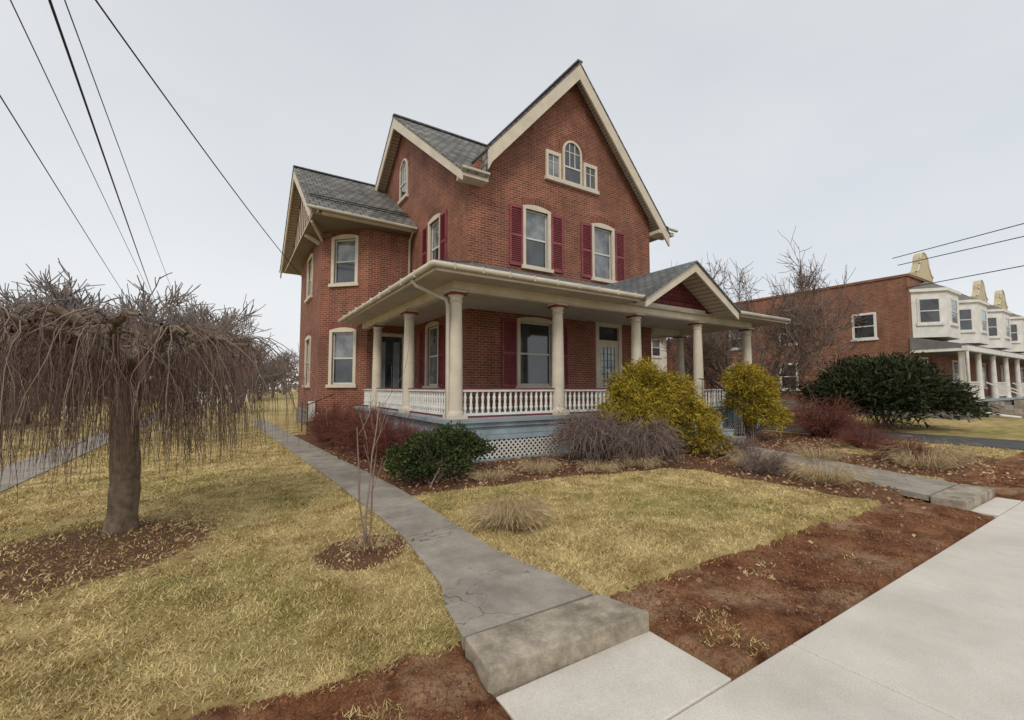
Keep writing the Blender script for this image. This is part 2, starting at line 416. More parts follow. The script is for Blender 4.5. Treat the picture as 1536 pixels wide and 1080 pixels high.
while yy < 6.9:
    y2 = min(yy+1.2, 6.95)
    b.prism([(np.interp(yy+.008, EWy, EWl), yy+.008, .02), (np.interp(y2, EWy, EWl), y2, .02), (np.interp(y2, EWy, EWr), y2, .02), (np.interp(yy+.008, EWy, EWr), yy+.008, .02)], (0, 0, -.08), M_old); yy = y2
b.build()
b = B('kerb_step'); b.prism([(1.19, 2.09, .03), (2.38, 2.045, .03), (2.28, 2.42, .03), (1.22, 2.44, .03)], (0, 0, -.24), M_step); bev(b.build(), .018)
b = B('kerb_step.001'); b.box(8.13, 9.52, 1.75, 2.12, -.22, .025, M_step); bev(b.build(), .018)
b = B('neighbour_path'); b.box(-3.55, -2.7, 5, 40, -.05, .02, M_old); b.build()
b = B('driveway'); b.box(16.0, 18.7, 1.5, 40, -.05, .018, M_asph); b.build()

# ---------------------------------------------------------------- walls / windows
def P3(o, d, n, u, z, off): return (o[0]+d[0]*u+n[0]*off, o[1]+d[1]*u+n[1]*off, z)
def lbox(b, o, d, n, u0, u1, z0, z1, a0, a1, mat):
    b.prism([P3(o, d, n, u0, z0, a0), P3(o, d, n, u1, z0, a0), P3(o, d, n, u1, z0, a1), P3(o, d, n, u0, z0, a1)], (0, 0, z1-z0), mat)
def wall(b, o, d, n, L, z0, z1, ops, mat, depth=.13):
    us = sorted({0, L}|{q for p in ops for q in p[:2]}); zs = sorted({z0, z1}|{q for p in ops for q in p[2:4]})
    for i in range(len(us)-1):
        for j in range(len(zs)-1):
            cu, cz = (us[i]+us[i+1])/2, (zs[j]+zs[j+1])/2
            if any(p[0] < cu < p[1] and p[2] < cz < p[3] for p in ops): continue
            b.poly([P3(o, d, n, us[i], zs[j], 0), P3(o, d, n, us[i+1], zs[j], 0), P3(o, d, n, us[i+1], zs[j+1], 0), P3(o, d, n, us[i], zs[j+1], 0)], mat)
    for (u0, u1, a, c) in [p[:4] for p in ops]:
        q = [(u0, a), (u1, a), (u1, c), (u0, c)]
        for k in range(4):
            (ua, za), (ub, zb) = q[k], q[(k+1) % 4]
            b.poly([P3(o, d, n, ua, za, 0), P3(o, d, n, ub, zb, 0), P3(o, d, n, ub, zb, -depth), P3(o, d, n, ua, za, -depth)], mat)
def window(b, o, d, n, u0, u1, z0, z1, gl=G_curt_refl, glow=G_dark, recess=True, arch=.09, cas=.1, trim=None, rows=2, headbrick=True):
    trim = trim or M_cream
    s = -.11 if recess else .012
    lb = lambda *a: lbox(b, o, d, n, *a)
    lb(u0-cas, u0+.012, z0-.003, z1, -.03, .035, trim); lb(u1-.012, u1+cas, z0-.003, z1, -.03, .035, trim)
    lb(u0-cas-.06, u1+cas+.06, z0-.11, z0-.003, -.03, .09, trim)
    uc = (u0+u1)/2; hw = (u1-u0)/2+cas; pts = [(u0-cas, z1)]
    K = 10
    for k in range(K+1):
        t = -1+2*k/K; pts.append((uc+t*hw, z1+.07+arch*(1-t*t)))
    pts.append((u1+cas, z1))
    b.prism([P3(o, d, n, u, z, -.03) for u, z in pts], (n[0]*.068, n[1]*.068, 0), trim)
    if headbrick and arch > 0:
        q = []
        for k in range(K+1):
            t = -1+2*k/K; q.append((uc+t*(hw+.04), z1+.07+arch*(1-t*t)+.22))
        r = [(uc+(-1+2*k/K)*(hw-.002), z1+.06+arch*(1-(-1+2*k/K)**2)) for k in range(K, -1, -1)]
        b.prism([P3(o, d, n, u, z, -.02) for u, z in q+r], (n[0]*.028, n[1]*.028, 0), M_soldier)
    f = .045; a0, a1 = s, s+.04
    lb(u0, u0+f, z0, z1, a0, a1, M_sash); lb(u1-f, u1, z0, z1, a0, a1, M_sash)
    lb(u0+f, u1-f, z0, z0+f*1.4, a0, a1, M_sash); lb(u0+f, u1-f, z1-f, z1, a0, a1, M_sash)
    zm = (z0+z1)/2
    if rows == 2: lb(u0+f, u1-f, zm-.025, zm+.025, a0, a1+.01, M_sash)
    pz = s+.02
    b.poly([P3(o, d, n, u0, zm, pz), P3(o, d, n, u1, zm, pz), P3(o, d, n, u1, z1, pz), P3(o, d, n, u0, z1, pz)], gl)
    b.poly([P3(o, d, n, u0, z0, pz), P3(o, d, n, u1, z0, pz), P3(o, d, n, u1, zm, pz), P3(o, d, n, u0, zm, pz)], glow)
def shutter(b, o, d, n, u0, u1, z0, z1):
    lb = lambda *a: lbox(b, o, d, n, *a); f = .055
    lb(u0, u0+f, z0, z1, .01, .06, M_shut); lb(u1-f, u1, z0, z1, .01, .06, M_shut)
    zm = z0+(z1-z0)*.48
    for za, zb in ((z0, z0+.09), (zm, zm+.07), (z1-.08, z1)): lb(u0+f, u1-f, za, zb, .01, .055, M_shut)
    lb(u0+f, u1-f, z0+.09, z1-.08, .005, .015, M_maroon)
    z = z0+.1
    while z < z1-.12:
        if not (zm-.05 < z < zm+.06):
            a = [P3(o, d, n, u0+f, z, .05), P3(o, d, n, u1-f, z, .05), P3(o, d, n, u1-f, z+.03, .018), P3(o, d, n, u0+f, z+.03, .018)]
            b.prism(a, (0, 0, .01), M_shut)
        z += .06
H = empty('brick_house')
W = B('walls', H); WN = B('windows', H); SH = B('shutters', H); RF = B('roof', H); TR = B('trim', H)
x1, x2, yf, yb = 5.44, 12.9, 10.8, 22.0
FN = (0, -1); LN = (-1, 0)
oF = (x1, yf); dX = (1, 0)
fo = [(7.35-x1, 8.21-x1, 5.15, 6.9), (10.12-x1, 10.98-x1, 5.15, 6.9), (7.14-x1, 8.34-x1, 1.55, 3.45), (10.27-x1, 11.23-x1, .88, 3.55)]
wall(W, oF, dX, FN, x2-x1, .5, 7.5, fo, M_brick)
W.poly([(x1, yf, 7.5), (x2, yf, 7.5), (x2, yf, 7.62), (9.2, yf, 11.82), (x1, yf, 7.62)], M_brick)
window(WN, oF, dX, FN, *fo[0]); window(WN, oF, dX, FN, *fo[1], glow=G_curt_refl)
window(WN, oF, dX, FN, *fo[2], gl=G_dark, headbrick=False)
for u0, u1, a, c in fo[:2]:
    shutter(SH, oF, dX, FN, u0-.1-.47, u0-.115, a-.05, c+.02); shutter(SH, oF, dX, FN, u1+.115, u1+.1+.47, a-.05, c+.02)
u0, u1, a, c = fo[2]
shutter(SH, oF, dX, FN, u0-.1-.52, u0-.115, a-.05, c+.02); shutter(SH, oF, dX, FN, u1+.115, u1+.1+.52, a-.05, c+.02)
u0, u1, a, c = fo[3]
D = B('front_door', H)
lb = lambda *q: lbox(D, oF, dX, FN, *q)
lb(u0-.12, u0+.02, a, c+.13, -.05, .04, M_cream); lb(u1-.02, u1+.12, a, c+.13, -.05, .04, M_cream); lb(u0+.02, u1-.02, c-.02, c+.13, -.05, .04, M_cream)
lb(u0+.02, u1-.02, 3.0, 3.08, -.1, .02, M_cream)
D.poly([P3(oF, dX, FN, u0, 3.08, -.07), P3(oF, dX, FN, u1, 3.08, -.07), P3(oF, dX, FN, u1, c, -.07), P3(oF, dX, FN, u0, c, -.07)], G_dark)
lb(u0+.02, u0+.15, a, 3.0, -.08, -.03, M_cream); lb(u1-.15, u1-.02, a, 3.0, -.08, -.03, M_cream)
lb(u0+.15, u1-.15, a, 1.5, -.08, -.035, M_cream); lb(u0+.15, u1-.15, 2.85, 3.0, -.08, -.03, M_cream)
D.poly([P3(oF, dX, FN, u0+.15, 1.5, -.06), P3(oF, dX, FN, u1-.15, 1.5, -.06), P3(oF, dX, FN, u1-.15, 2.85, -.06), P3(oF, dX, FN, u0+.15, 2.85, -.06)], G_curt_refl)
for k in range(1, 4):
    uu = u0+.15+(u1-u0-.3)*k/4; lb(uu-.008, uu+.008, 1.5, 2.85, -.058, -.045, M_iron)
for k in range(1, 6):
    zz = 1.5+1.35*k/6; lb(u0+.16, u1-.16, zz-.008, zz+.008, -.0585, -.0465, M_iron)
D.build()
oL = (x1, yf); dY = (0, 1)
lo = [(1.98, 2.83, 5.15, 6.9), (2.0, 2.95, 1.55, 3.45)]
wall(W, oL, dY, LN, yb-yf, .5, 7.5, lo, M_brick)
W.poly([(x1, yf, 7.5), (x1, yb, 7.5), (x1, yb, 7.55), (x1, 16.4, 11.85), (x1, yf, 7.55)], M_brick)
window(WN, oL, dY, LN, *lo[0]); window(WN, oL, dY, LN, *lo[1], gl=G_curt_refl, glow=G_curt_refl, headbrick=False)
for u0, u1, a, c in lo:
    shutter(SH, oL, dY, LN, u0-.57, u0-.115, a-.05, c+.02); shutter(SH, oL, dY, LN, u1+.115, u1+.57, a-.05, c+.02)
wall(W, (x2, yf), dY, (1, 0), yb-yf, .5, 7.5, [], M_brick)
W.poly([(x2, yf, 7.5), (x2, yb, 7.5), (x2, 16.4, 11.85)], M_brick)
wall(W, (x1, yb), dX, (0, 1), x2-x1, .5, 7.5, [], M_brick)
W.box(x1-.04, x2+.04, yf-.04, yb+.04, -.1, .5, M_stone)
def arched(b, o, d, n, uc, hw, z0, zs, cas=.07, gl=G_dark, sill=True):
    K = 14
    def arc(r, zz): return [(uc+r*math.cos(math.pi*k/K), zz+r*math.sin(math.pi*k/K)) for k in range(K+1)]
    outer = arc(hw+cas, zs); inner = arc(hw, zs)
    for k in range(K):
        q = [outer[k], outer[k+1], inner[k+1], inner[k]]
        b.prism([P3(o, d, n, u, z, -.01) for u, z in q], (n[0]*.07, n[1]*.07, 0), M_cream)
    o2 = arc(hw+cas+.2, zs); i2 = arc(hw+cas-.002, zs)
    for k in range(K):
        q = [o2[k], o2[k+1], i2[k+1], i2[k]]
        b.prism([P3(o, d, n, u, z, -.01) for u, z in q], (n[0]*.02, n[1]*.02, 0), M_soldier)
    lbox(b, o, d, n, uc-hw-cas, uc-hw, z0, zs, -.01, .06, M_cream); lbox(b, o, d, n, uc+hw, uc+hw+cas, z0, zs, -.01, .06, M_cream)
    b.poly([P3(o, d, n, u, z, .018) for u, z in [(uc-hw, z0), (uc+hw, z0)]+arc(hw, zs)], gl)
    for f in (-.33, .33): lbox(b, o, d, n, uc+hw*f-.012, uc+hw*f+.012, (z0+zs)/2, zs+hw*.9, .019, .035, M_sash)
    lbox(b, o, d, n, uc-hw, uc+hw, (z0+zs)/2-.025, (z0+zs)/2+.025, .019, .045, M_sash)
    lbox(b, o, d, n, uc-hw, uc+hw, zs-.012, zs+.012, .0195, .034, M_sash)
    lbox(b, o, d, n, uc-hw, uc+hw, z0, z0+.05, .019, .045, M_sash)
arched(WN, oF, dX, FN, 9.2-x1, .33, 8.12, 9.15)
for c0 in (8.42, 9.98):
    u = c0-x1
    lb = lambda *q: lbox(WN, oF, dX, FN, *q)
    WN.poly([P3(oF, dX, FN, u-.24, 8.12, .018), P3(oF, dX, FN, u+.24, 8.12, .018), P3(oF, dX, FN, u+.24, 8.9, .018), P3(oF, dX, FN, u-.24, 8.9, .018)], G_curt_refl if c0 < 9 else G_dark)
    lb(u-.3, u-.21, 8.12, 8.98, -.01, .058, M_cream); lb(u+.21, u+.3, 8.12, 8.98, -.01, .058, M_cream); lb(u-.21, u+.21, 8.86, 8.98, -.01, .056, M_cream)
    lb(u-.21, u+.21, 8.12, 8.17, .019, .045, M_sash); lb(u-.012, u+.012, 8.17, 8.86, .019, .034, M_sash); lb(u-.21, u+.21, 8.62, 8.64, .0195, .033, M_sash)
lbox(WN, oF, dX, FN, 8.08-x1, 10.32-x1, 8.0, 8.117, -.01, .1, M_cream)
arched(WN, oL, dY, LN, 16.3-yf, .36, 8.8, 9.9)
lbox(WN, oL, dY, LN, 15.8-yf, 16.8-yf, 8.68, 8.797, -.01, .1, M_cream)
# main roofs
def R(x): return 12-1.13*abs(x-9.2)
def C(y): return 12-.77*abs(y-16.4)
def Wr(y): return 10.4-.69*abs(y-19.4)
def slab(b, pts, t, mat): b.prism(pts, (0, 0, -t), mat)
y0 = 10.33
slab(RF, [(9.2, y0, 12), (13.5, y0, R(13.5)), (13.5, 16.4, R(13.5)), (9.2, 16.4, 12)], .06, M_slate)
slab(RF, [(9.2, y0, 12.002), (5.82, y0, R(5.82)), (5.82, 16.4, R(5.82)), (9.2, 16.4, 12.002)], .06, M_purple)
slab(TR, [(9.2, 10.41, 11.935), (13.44, 10.41, R(13.44)-.065), (13.44, yf-.01, R(13.44)-.065), (9.2, yf-.01, 11.935)], .07, M_soffit)
slab(TR, [(9.2, 10.41, 11.935), (5.86, 10.41, R(5.86)-.065), (5.86, yf-.01, R(5.86)-.065), (9.2, yf-.01, 11.935)], .07, M_soffit)
slab(TR, [(12.92, yf, R(12.92)-.065), (13.44, yf, R(13.44)-.065), (13.44, yb, R(13.44)-.065), (12.92, yb, R(12.92)-.065)], .07, M_soffit)
TR.prism([(9.2, 10.35, 11.93), (13.47, 10.35, R(13.47)-.07), (13.47, 10.35, R(13.47)-.5), (9.2, 10.35, 11.93-.5)], (0, .06, 0), M_cream)
TR.prism([(9.2, 10.35, 11.93), (5.84, 10.35, R(5.84)-.07), (5.84, 10.35, R(5.84)-.66), (5.95, 10.35, R(5.95)-.56), (9.2, 10.35, 11.93-.5)], (0, .06, 0), M_cream)
TR.prism([(5.84, 10.42, R(5.84)-.06), (5.84, 11.35, R(5.84)-.06), (5.84, 10.42, C(10.42)-.1)], (.03, 0, 0), M_slate)
RF.beam((9.2, y0, 12.03), (9.2, 16.4, 12.03), .2, .05, M_slatep)
xa, xb = 4.98, 13.78
slab(RF, [(xa, 10.32, C(10.32)), (5.82, 10.32, C(10.32)), (5.82, 16.4, 12.004), (xa, 16.4, 12.004)], .06, M_slate)
slab(RF, [(5.82, 10.9, C(10.9)), (13.5, 10.9, C(10.9)), (13.5, 16.4, 12.004), (5.82, 16.4, 12.004)], .06, M_slate)
slab(RF, [(13.5, 10.32, C(10.32)), (xb, 10.32, C(10.32)), (xb, 16.4, 12.004), (13.5, 16.4, 12.004)], .06, M_slate)
slab(RF, [(xa, 22.5, C(22.5)), (xb, 22.5, C(22.5)), (xb, 16.4, 12.004), (xa, 16.4, 12.004)], .06, M_slate)
RF.beam((xa, 16.4, 12.03), (9.2, 16.4, 12.03), .2, .05, M_slatep)
for ya, yb2 in ((10.4, 16.4), (22.4, 16.4)):
    slab(TR, [(xa+.07, ya, C(ya)-.065), (x1-.01, ya, C(ya)-.065), (x1-.01, yb2, C(yb2)-.065), (xa+.07, yb2, C(yb2)-.065)], .07, M_soffit)
    TR.prism([(xa+.02, ya-.04*(1 if ya < 16 else -1), C(ya)-.06), (xa+.02, yb2, 11.93), (xa+.02, yb2, 11.93-.42), (xa+.02, ya-.04*(1 if ya < 16 else -1), C(ya)-.36)], (.05, 0, 0), M_cream)
TR.box(5.06, 5.838, 10.37, 10.78, 7.16, 7.31, M_cream); TR.tube([(4.99, 10.31, 7.35), (5.84, 10.31, 7.35)], .045, M_gutter)
TR.box(12.92, 13.74, 10.36, 10.9, 7.1, 7.22, M_cream); TR.tube([(13.3, 10.3, 7.3), (13.84, 10.3, 7.3)], .055, M_gutter)
# wing
wl = [(5.44, 15.4), (3.92, 15.4), (2.61, 16.71), (2.61, 22.1), (3.92, 23.4), (5.44, 23.4)]
zt = 7.0
def seg(p, q):
    d = np.array(q)-np.array(p); L = np.linalg.norm(d); d = d/L; n = (d[1], -d[0])
    return p, tuple(d), n, L
p, d, n, L = seg(wl[1], wl[0]); wall(W, p, d, (0, -1), L, .6, zt, [(.36, 1.26, .9, 3.3)], M_brick)
lbox(WN, p, d, (0, -1), .28, .38, .88, 3.4, -.05, .04, M_cream); lbox(WN, p, d, (0, -1), 1.24, 1.34, .88, 3.4, -.05, .04, M_cream); lbox(WN, p, d, (0, -1), .38, 1.24, 3.28, 3.4, -.05, .04, M_cream)
WN.poly([P3(p, d, (0, -1), u, z, -.09) for u, z in ((.36, .9), (1.26, .9), (1.26, 3.3), (.36, 3.3))], G_dark)
for u in (.44, .95): 
    for k in range(5): lbox(WN, p, d, (0, -1), u+k*.045, u+k*.045+.025, 1.2, 3.1, -.088, -.07, M_blue)
p, d, n, L = seg(wl[2], wl[1]); n = (-.7071, -.7071)
ops = [(.5, 1.35, 5.13, 6.72), (.5, 1.35, 1.6, 3.42)]
wall(W, p, d, n, L, .6, zt, ops, M_brick)
for q in ops: window(WN, p, d, n, *q, gl=G_curt_refl, glow=G_dark)
p, d, n, L = seg(wl[2], wl[3]); n = (-1, 0)
ops = [(2.1, 3.3, 5.13, 6.72), (2.1, 3.3, 1.6, 3.42)]
wall(W, p, d, n, L, .6, zt, ops, M_brick)
for q in ops: window(WN, p, d, n, *q)
p, d, n, L = seg(wl[3], wl[4]); wall(W, p, d, (-.7071, .7071), L, .6, zt, [], M_brick)
p, d, n, L = seg(wl[4], wl[5]); wall(W, p, d, (0, 1), L, .6, zt, [], M_brick)
W.prism([(x+(-.04 if x < 5 else 0), y+(.04 if y > 19 else -.04), -.1) for x, y in wl], (0, 0, .72), M_stone)
TR.box(2.05, 5.43, 15.0, 23.8, 7.03, 7.1, M_soffit)
W.prism([(2.3, 15.1, 7.1), (2.3, 23.7, 7.1), (2.3, 19.4, 10.1)], (.1, 0, 0), M_shingle)
TR.box(2.22, 2.29, 15.05, 23.75, 7.1, 7.3, M_cream)
for (p_, q_) in (((2.61, 16.71), (2.1, 15.6)), ((2.6, 17.2), (2.1, 17.2))):
    TR.beam((*p_, 6.75), (*q_, 7.0), .08, .12, M_cream)
for k in range(13):
    yy = 15.8+k*.6; TR.box(2.27, 2.298, yy, yy+.07, 7.3, 7.1+max(.3, 3.0-abs(yy-19.4)*.69-.1), M_cream)
for ya in (14.75, 24.05):
    slab(RF, [(1.86, ya, Wr(ya)), (5.43, ya, Wr(ya)), (5.43, 19.4, 10.4), (1.86, 19.4, 10.4)], .06, M_slate)
    yi = ya+(.08 if ya < 19 else -.08)
    slab(TR, [(1.95, yi, Wr(yi)-.065), (2.29, yi, Wr(yi)-.065), (2.29, 19.4, 10.33), (1.95, 19.4, 10.33)], .07, M_soffit)
    TR.prism([(1.89, ya, Wr(ya)-.06), (1.89, 19.4, 10.34), (1.89, 19.4, 9.92), (1.89, ya, Wr(ya)-.38)], (.05, 0, 0), M_cream)
    TR.tube([(1.84, ya-.03, Wr(ya)-.05), (5.4, ya-.03, Wr(ya)-.09)], .055, M_gutter)
TR.box(2.3, 5.43, 14.83, 15.0, 7.03, 7.15, M_cream)
RF.beam((1.86, 19.4, 10.42), (5.43, 19.4, 10.42), .18, .05, M_slatep)
for yq in (15.5, 15.75): RF.beam((2.0, yq, Wr(yq)+.07), (5.4, yq, Wr(yq)+.07), .03, .03, M_iron)
TR.tube([(5.3, 14.8, 7.05), (5.33, 15.25, 6.8), (5.33, 15.3, 4.9)], .045, M_gutter)
W.build(); WN.build(); SH.build(); TR.build(); RF.build()
# ---------------- porch
PR = B('porch_roof', H); PT = B('porch_trim', H)
zg, zt = 3.78, 4.95
ox0, ox1, oy = 3.06, 15.6, 7.4
def pz(y): return zg+(zt-zg)*(y-oy)/(yf-oy)
def hipx(y): t = (y-oy)/(yf-oy); return ox0+(x1-ox0)*t, ox1+(x2-ox1)*t
ym = 8.02; ha, hb = hipx(ym)
PR.poly([(ha, ym, pz(ym)), (hb, ym, pz(ym)), (x2, yf, zt), (x1, yf, zt)], M_slatep)
PR.poly([(ox0, oy, zg), (8.62, oy, zg), (8.62, ym, pz(ym)), (ha, ym, pz(ym))], M_slatep)
PR.poly([(12.38, oy, zg), (ox1, oy, zg), (hb, ym, pz(ym)), (12.38, ym, pz(ym))], M_slatep)
PR.poly([(ox0, oy, zg), (x1, yf, zt), (x1, 15.39, zt), (ox0, 15.39, zg)], M_slatep)
PR.poly([(ox1, oy, zg), (x2, yf, zt), (x2, 13, zt), (ox1, 13, zg)], M_slatep)
PR.poly([(ox1, 13, zg), (x2, 13, zt), (x2, 13, zg)], M_cream)
PR.beam((ox0, oy, zg+.01), (x1, yf, zt+.01), .12, .04, M_slatep)
PT.box(3.12, 15.54, 7.98, 10.79, 3.66, 3.71, M_ceil)
PT.box(3.12, 8.6, 7.46, 7.98, 3.662, 3.71, M_ceil); PT.box(12.4, 15.54, 7.46, 7.98, 3.662, 3.71, M_ceil)
PT.box(3.12, 5.43, 10.79, 15.38, 3.662, 3.71, M_ceil); PT.box(12.91, 15.54, 10.79, 12.98, 3.662, 3.71, M_ceil)
def fas(p, q):
    PT.beam((*p, 3.7), (*q, 3.7), .05, .15, M_cream)
fas((3.09, 7.43), (8.6, 7.43)); fas((12.4, 7.43), (15.57, 7.43)); fas((3.09, 7.43), (3.09, 15.39)); fas((15.57, 7.43), (15.57, 13))
gr = .06
PT.tube([(8.6, 7.35, 3.72), (3.01, 7.35, 3.735), (3.01, 7.36, 3.735), (3.01, 15.39, 3.70)], gr, M_gutter)
PT.tube([(12.4, 7.35, 3.72), (15.63, 7.35, 3.72), (15.63, 13, 3.72)], gr, M_gutter)
for k in range(9): PT.box(3.4+k*.6, 3.42+k*.6, 7.285, 7.42, 3.67, 3.79, M_gutter)
for k in range(9): PT.box(2.945, 3.08, 8.2+k*.8, 8.22+k*.8, 3.65, 3.79, M_gutter)
PT.tube([(3.03, 8.5, 3.66), (3.1, 8.47, 3.55), (3.66, 8.27, 3.3), (3.68, 8.2, 3.15), (3.68, 8.2, .75), (3.66, 8.1, .5), (3.6, 7.75, .3)], .042, M_gutter)
def ent(p, q):
    PT.beam((*p, 3.58), (*q, 3.58), .24, .17, M_cream); PT.beam((*p, 3.485), (*q, 3.485), .17, .03, M_cream)
cxs = [3.86, 6.51, 9.19, 11.87, 14.54]; cys = [11.0, 13.9]
ent((3.74, 8.2), (14.66, 8.2)); ent((3.86, 8.33), (3.86, 15.38)); ent((14.54, 8.33), (14.54, 10.95)); ent((12.9, 10.8), (14.4, 10.8))
px, hwid, za, ze = 10.5, 1.98, 4.92, 3.74
def pr(x): return za-(za-ze)*abs(x-px)/hwid
for sgn in (-1, 1):
    xe = px+sgn*(hwid+.05)
    slab(PR, [(px, 7.2, za), (xe, 7.2, pr(xe)), (xe, 10.75, pr(xe)), (px, 10.75, za)], .045, M_slatep)
    xe2 = px+sgn*(hwid-.0)
    slab(PT, [(px, 7.31, za-.05), (xe2, 7.31, pr(xe2)-.05), (xe2, 8.05, pr(xe2)-.05), (px, 8.05, za-.05)], .05, M_soffit)
    PT.prism([(px, 7.25, za-.04), (xe2, 7.25, pr(xe2)-.04), (xe2, 7.25, pr(xe2)-.27), (px, 7.25, za-.30)], (0, .05, 0), M_cream)
PT.prism([(px-hwid+.1, 8.06, 3.67), (px+hwid-.1, 8.06, 3.67), (px, 8.06, za-.1)], (0, .05, 0), M_shingle)
PT.box(px-1.5, px+1.5, 8.0, 8.055, 3.675, 3.8, M_cream)
PF = B('porch_floor', H)
PF.box(3.5, 14.9, 7.84, 10.79, .79, .87, M_deck); PF.box(3.5, 5.43, 10.79, 15.38, .791, .869, M_deck); PF.box(12.91, 14.9, 10.79, 12.5, .791, .869, M_deck)
PF.box(3.62, 9.4, 7.95, 8.0, .42, .79, M_blue); PF.box(11.6, 14.8, 7.95, 8.0, .42, .79, M_blue); PF.box(3.62, 3.67, 8.0, 15.38, .42, .79, M_blue)
PF.box(14.75, 14.8, 8.0, 12.4, .42, .79, M_blue)
for z in (.53, .65): PF.box(3.6, 9.4, 7.944, 7.95, z, z+.012, M_deck)
PF.box(3.56, 9.4, 7.9, 7.95, .70, .785, M_blue)
for xx in cxs: PF.box(xx-.16, xx+.16, 7.94, 8.24, -.05, .788, M_blue)
for yy in cys: PF.box(3.61, 3.9, yy-.16, yy+.16, -.05, .788, M_blue)
PF.box(3.7, 9.4, 8.12, 8.15, 0, .42, M_dark); PF.box(3.8, 3.83, 8.15, 15.3, 0, .79, M_dark); PF.box(11.6, 14.7, 8.12, 8.15, 0, .42, M_dark)  # black panels behind the lattice, standing in for underporch shade
def lattice(xa, xb, horiz=True, c=7.97):
    s = .115; h0, h1 = .04, .41
    t = xa-(h1-h0)
    while t < xb:
        for sg in (1, -1):
            a0, a1 = (t, t+(h1-h0)) if sg > 0 else (t+(h1-h0), t)
            def lin(a): return h0+(a-a0)/(a1-a0)*(h1-h0)
            lo_, hi_ = max(min(a0, a1), xa), min(max(a0, a1), xb)
            if hi_-lo_ > .02:
                p, q = (lo_, lin(lo_)), (hi_, lin(hi_)); off = c+(.006 if sg > 0 else -.006)
                if horiz: PF.beam((p[0], off, p[1]), (q[0], off, q[1]), .008, .034, M_white)
                else: PF.beam((off, p[0], p[1]), (off, q[0], q[1]), .008, .034, M_white)
        t += s
for i in range(2): lattice(cxs[i]+.17, cxs[i+1]-.17)
lattice(12.05, 14.35)
lattice(8.4, 10.8, False, 3.65); lattice(11.2, 13.7, False, 3.65)
PF.box(3.62, 9.4, 7.93, 7.99, .0, .04, M_blue)
for k in range(4):
    PF.box(9.55, 11.5, 7.84-.3*(k+1), 7.84-.3*k+.02, 0-.02, .87-.175*(k+1), M_blue)
    PF.box(9.5, 11.55, 7.84-.3*(k+1)-.03, 7.84-.3*k, .87-.175*(k+1), .87-.175*(k+1)+.03, M_deck)
PF.build()
CO = B('columns', H)
def column(x, y):
    CO.box(x-.19, x+.19, y-.19, y+.19, .87, .94, M_cream)
    CO.lathe(x, y, [(.17, .94), (.175, .97), (.165, 1.0), (.15, 1.02), (.148, 1.05), (.146, 1.6), (.138, 2.4), (.122, 3.2), (.12, 3.24)], M_cream, 24)
    CO.lathe(x, y, [(.12, 3.24), (.14, 3.25), (.142, 3.27), (.122, 3.28), (.122, 3.33), (.15, 3.36), (.168, 3.38)], M_cream, 24)
    CO.box(x-.18, x+.18, y-.18, y+.18, 3.38, 3.43, M_maroon); CO.box(x-.17, x+.17, y-.17, y+.17, 3.43, 3.47, M_cream)
for xx in cxs: column(xx, 8.2)
for yy in cys: column(3.86, yy)
column(14.54, 10.8)
CO.build()
RA = B('porch_railing', H)
bprof = [(.02, 0), (.02, .05), (.034, .08), (.036, .12), (.022, .16), (.03, .19), (.018, .22), (.026, .30), (.03, .35), (.018, .39), (.022, .42), (.022, .46)]
def rail(p, q):
    p = np.array(p); q = np.array(q); L = np.linalg.norm(q-p); d = (q-p)/L; p = p+d*.15; q = q-d*.15; L -= .3
    RA.beam((*p, 1.435), (*q, 1.435), .10, .05, M_white); RA.beam((*p, 1.472), (*q, 1.472), .13, .022, M_maroon)
    RA.beam((*p, .94), (*q, .94), .08, .05, M_white); RA.beam((*p, .885), (*q, .885), .05, .03, M_maroon)
    n = int(L/.135)
    for k in range(n):
        c = p+d*(L*(k+.5)/n)
        RA.lathe(c[0], c[1], [(r*1.2, .965+z*.95) for r, z in bprof], M_white, 8)
rail((3.86, 8.2), (6.51, 8.2)); rail((6.51, 8.2), (9.19, 8.2)); rail((11.87, 8.2), (14.54, 8.2))
rail((3.86, 8.2), (3.86, 11.0)); rail((3.86, 11.0), (3.86, 13.9)); rail((3.86, 13.9), (3.86, 15.5)); rail((14.54, 8.2), (14.54, 10.8))
for xx in (9.45, 11.6):
    RA.tube([(xx, 8.0, 1.75), (xx, 7.7, 1.72), (xx, 6.75, 1.15), (xx, 6.6, 1.1)], .018, M_iron, 6)
    for k in range(9):
        t = k/8; yy = 7.9-1.2*t; RA.tube([(xx, yy, max(.05, .87-.7*t)), (xx, yy, 1.74-.6*t)], .009, M_iron, 5)
for xx, yy in ((2.75, 14.6), (2.1, 15.3), (2.1, 16.6)): RA.tube([(xx, yy, 0), (xx, yy, 1.0)], .016, M_iron, 5)
RA.tube([(2.75, 14.6, 1.3), (2.1, 15.3, .95), (2.1, 16.6, .95)], .016, M_iron, 5)
RA.box(2.35, 2.55, 16.9, 17.2, .3, 1.0, M_white); 
RA.build(); PR.build(); PT.build()

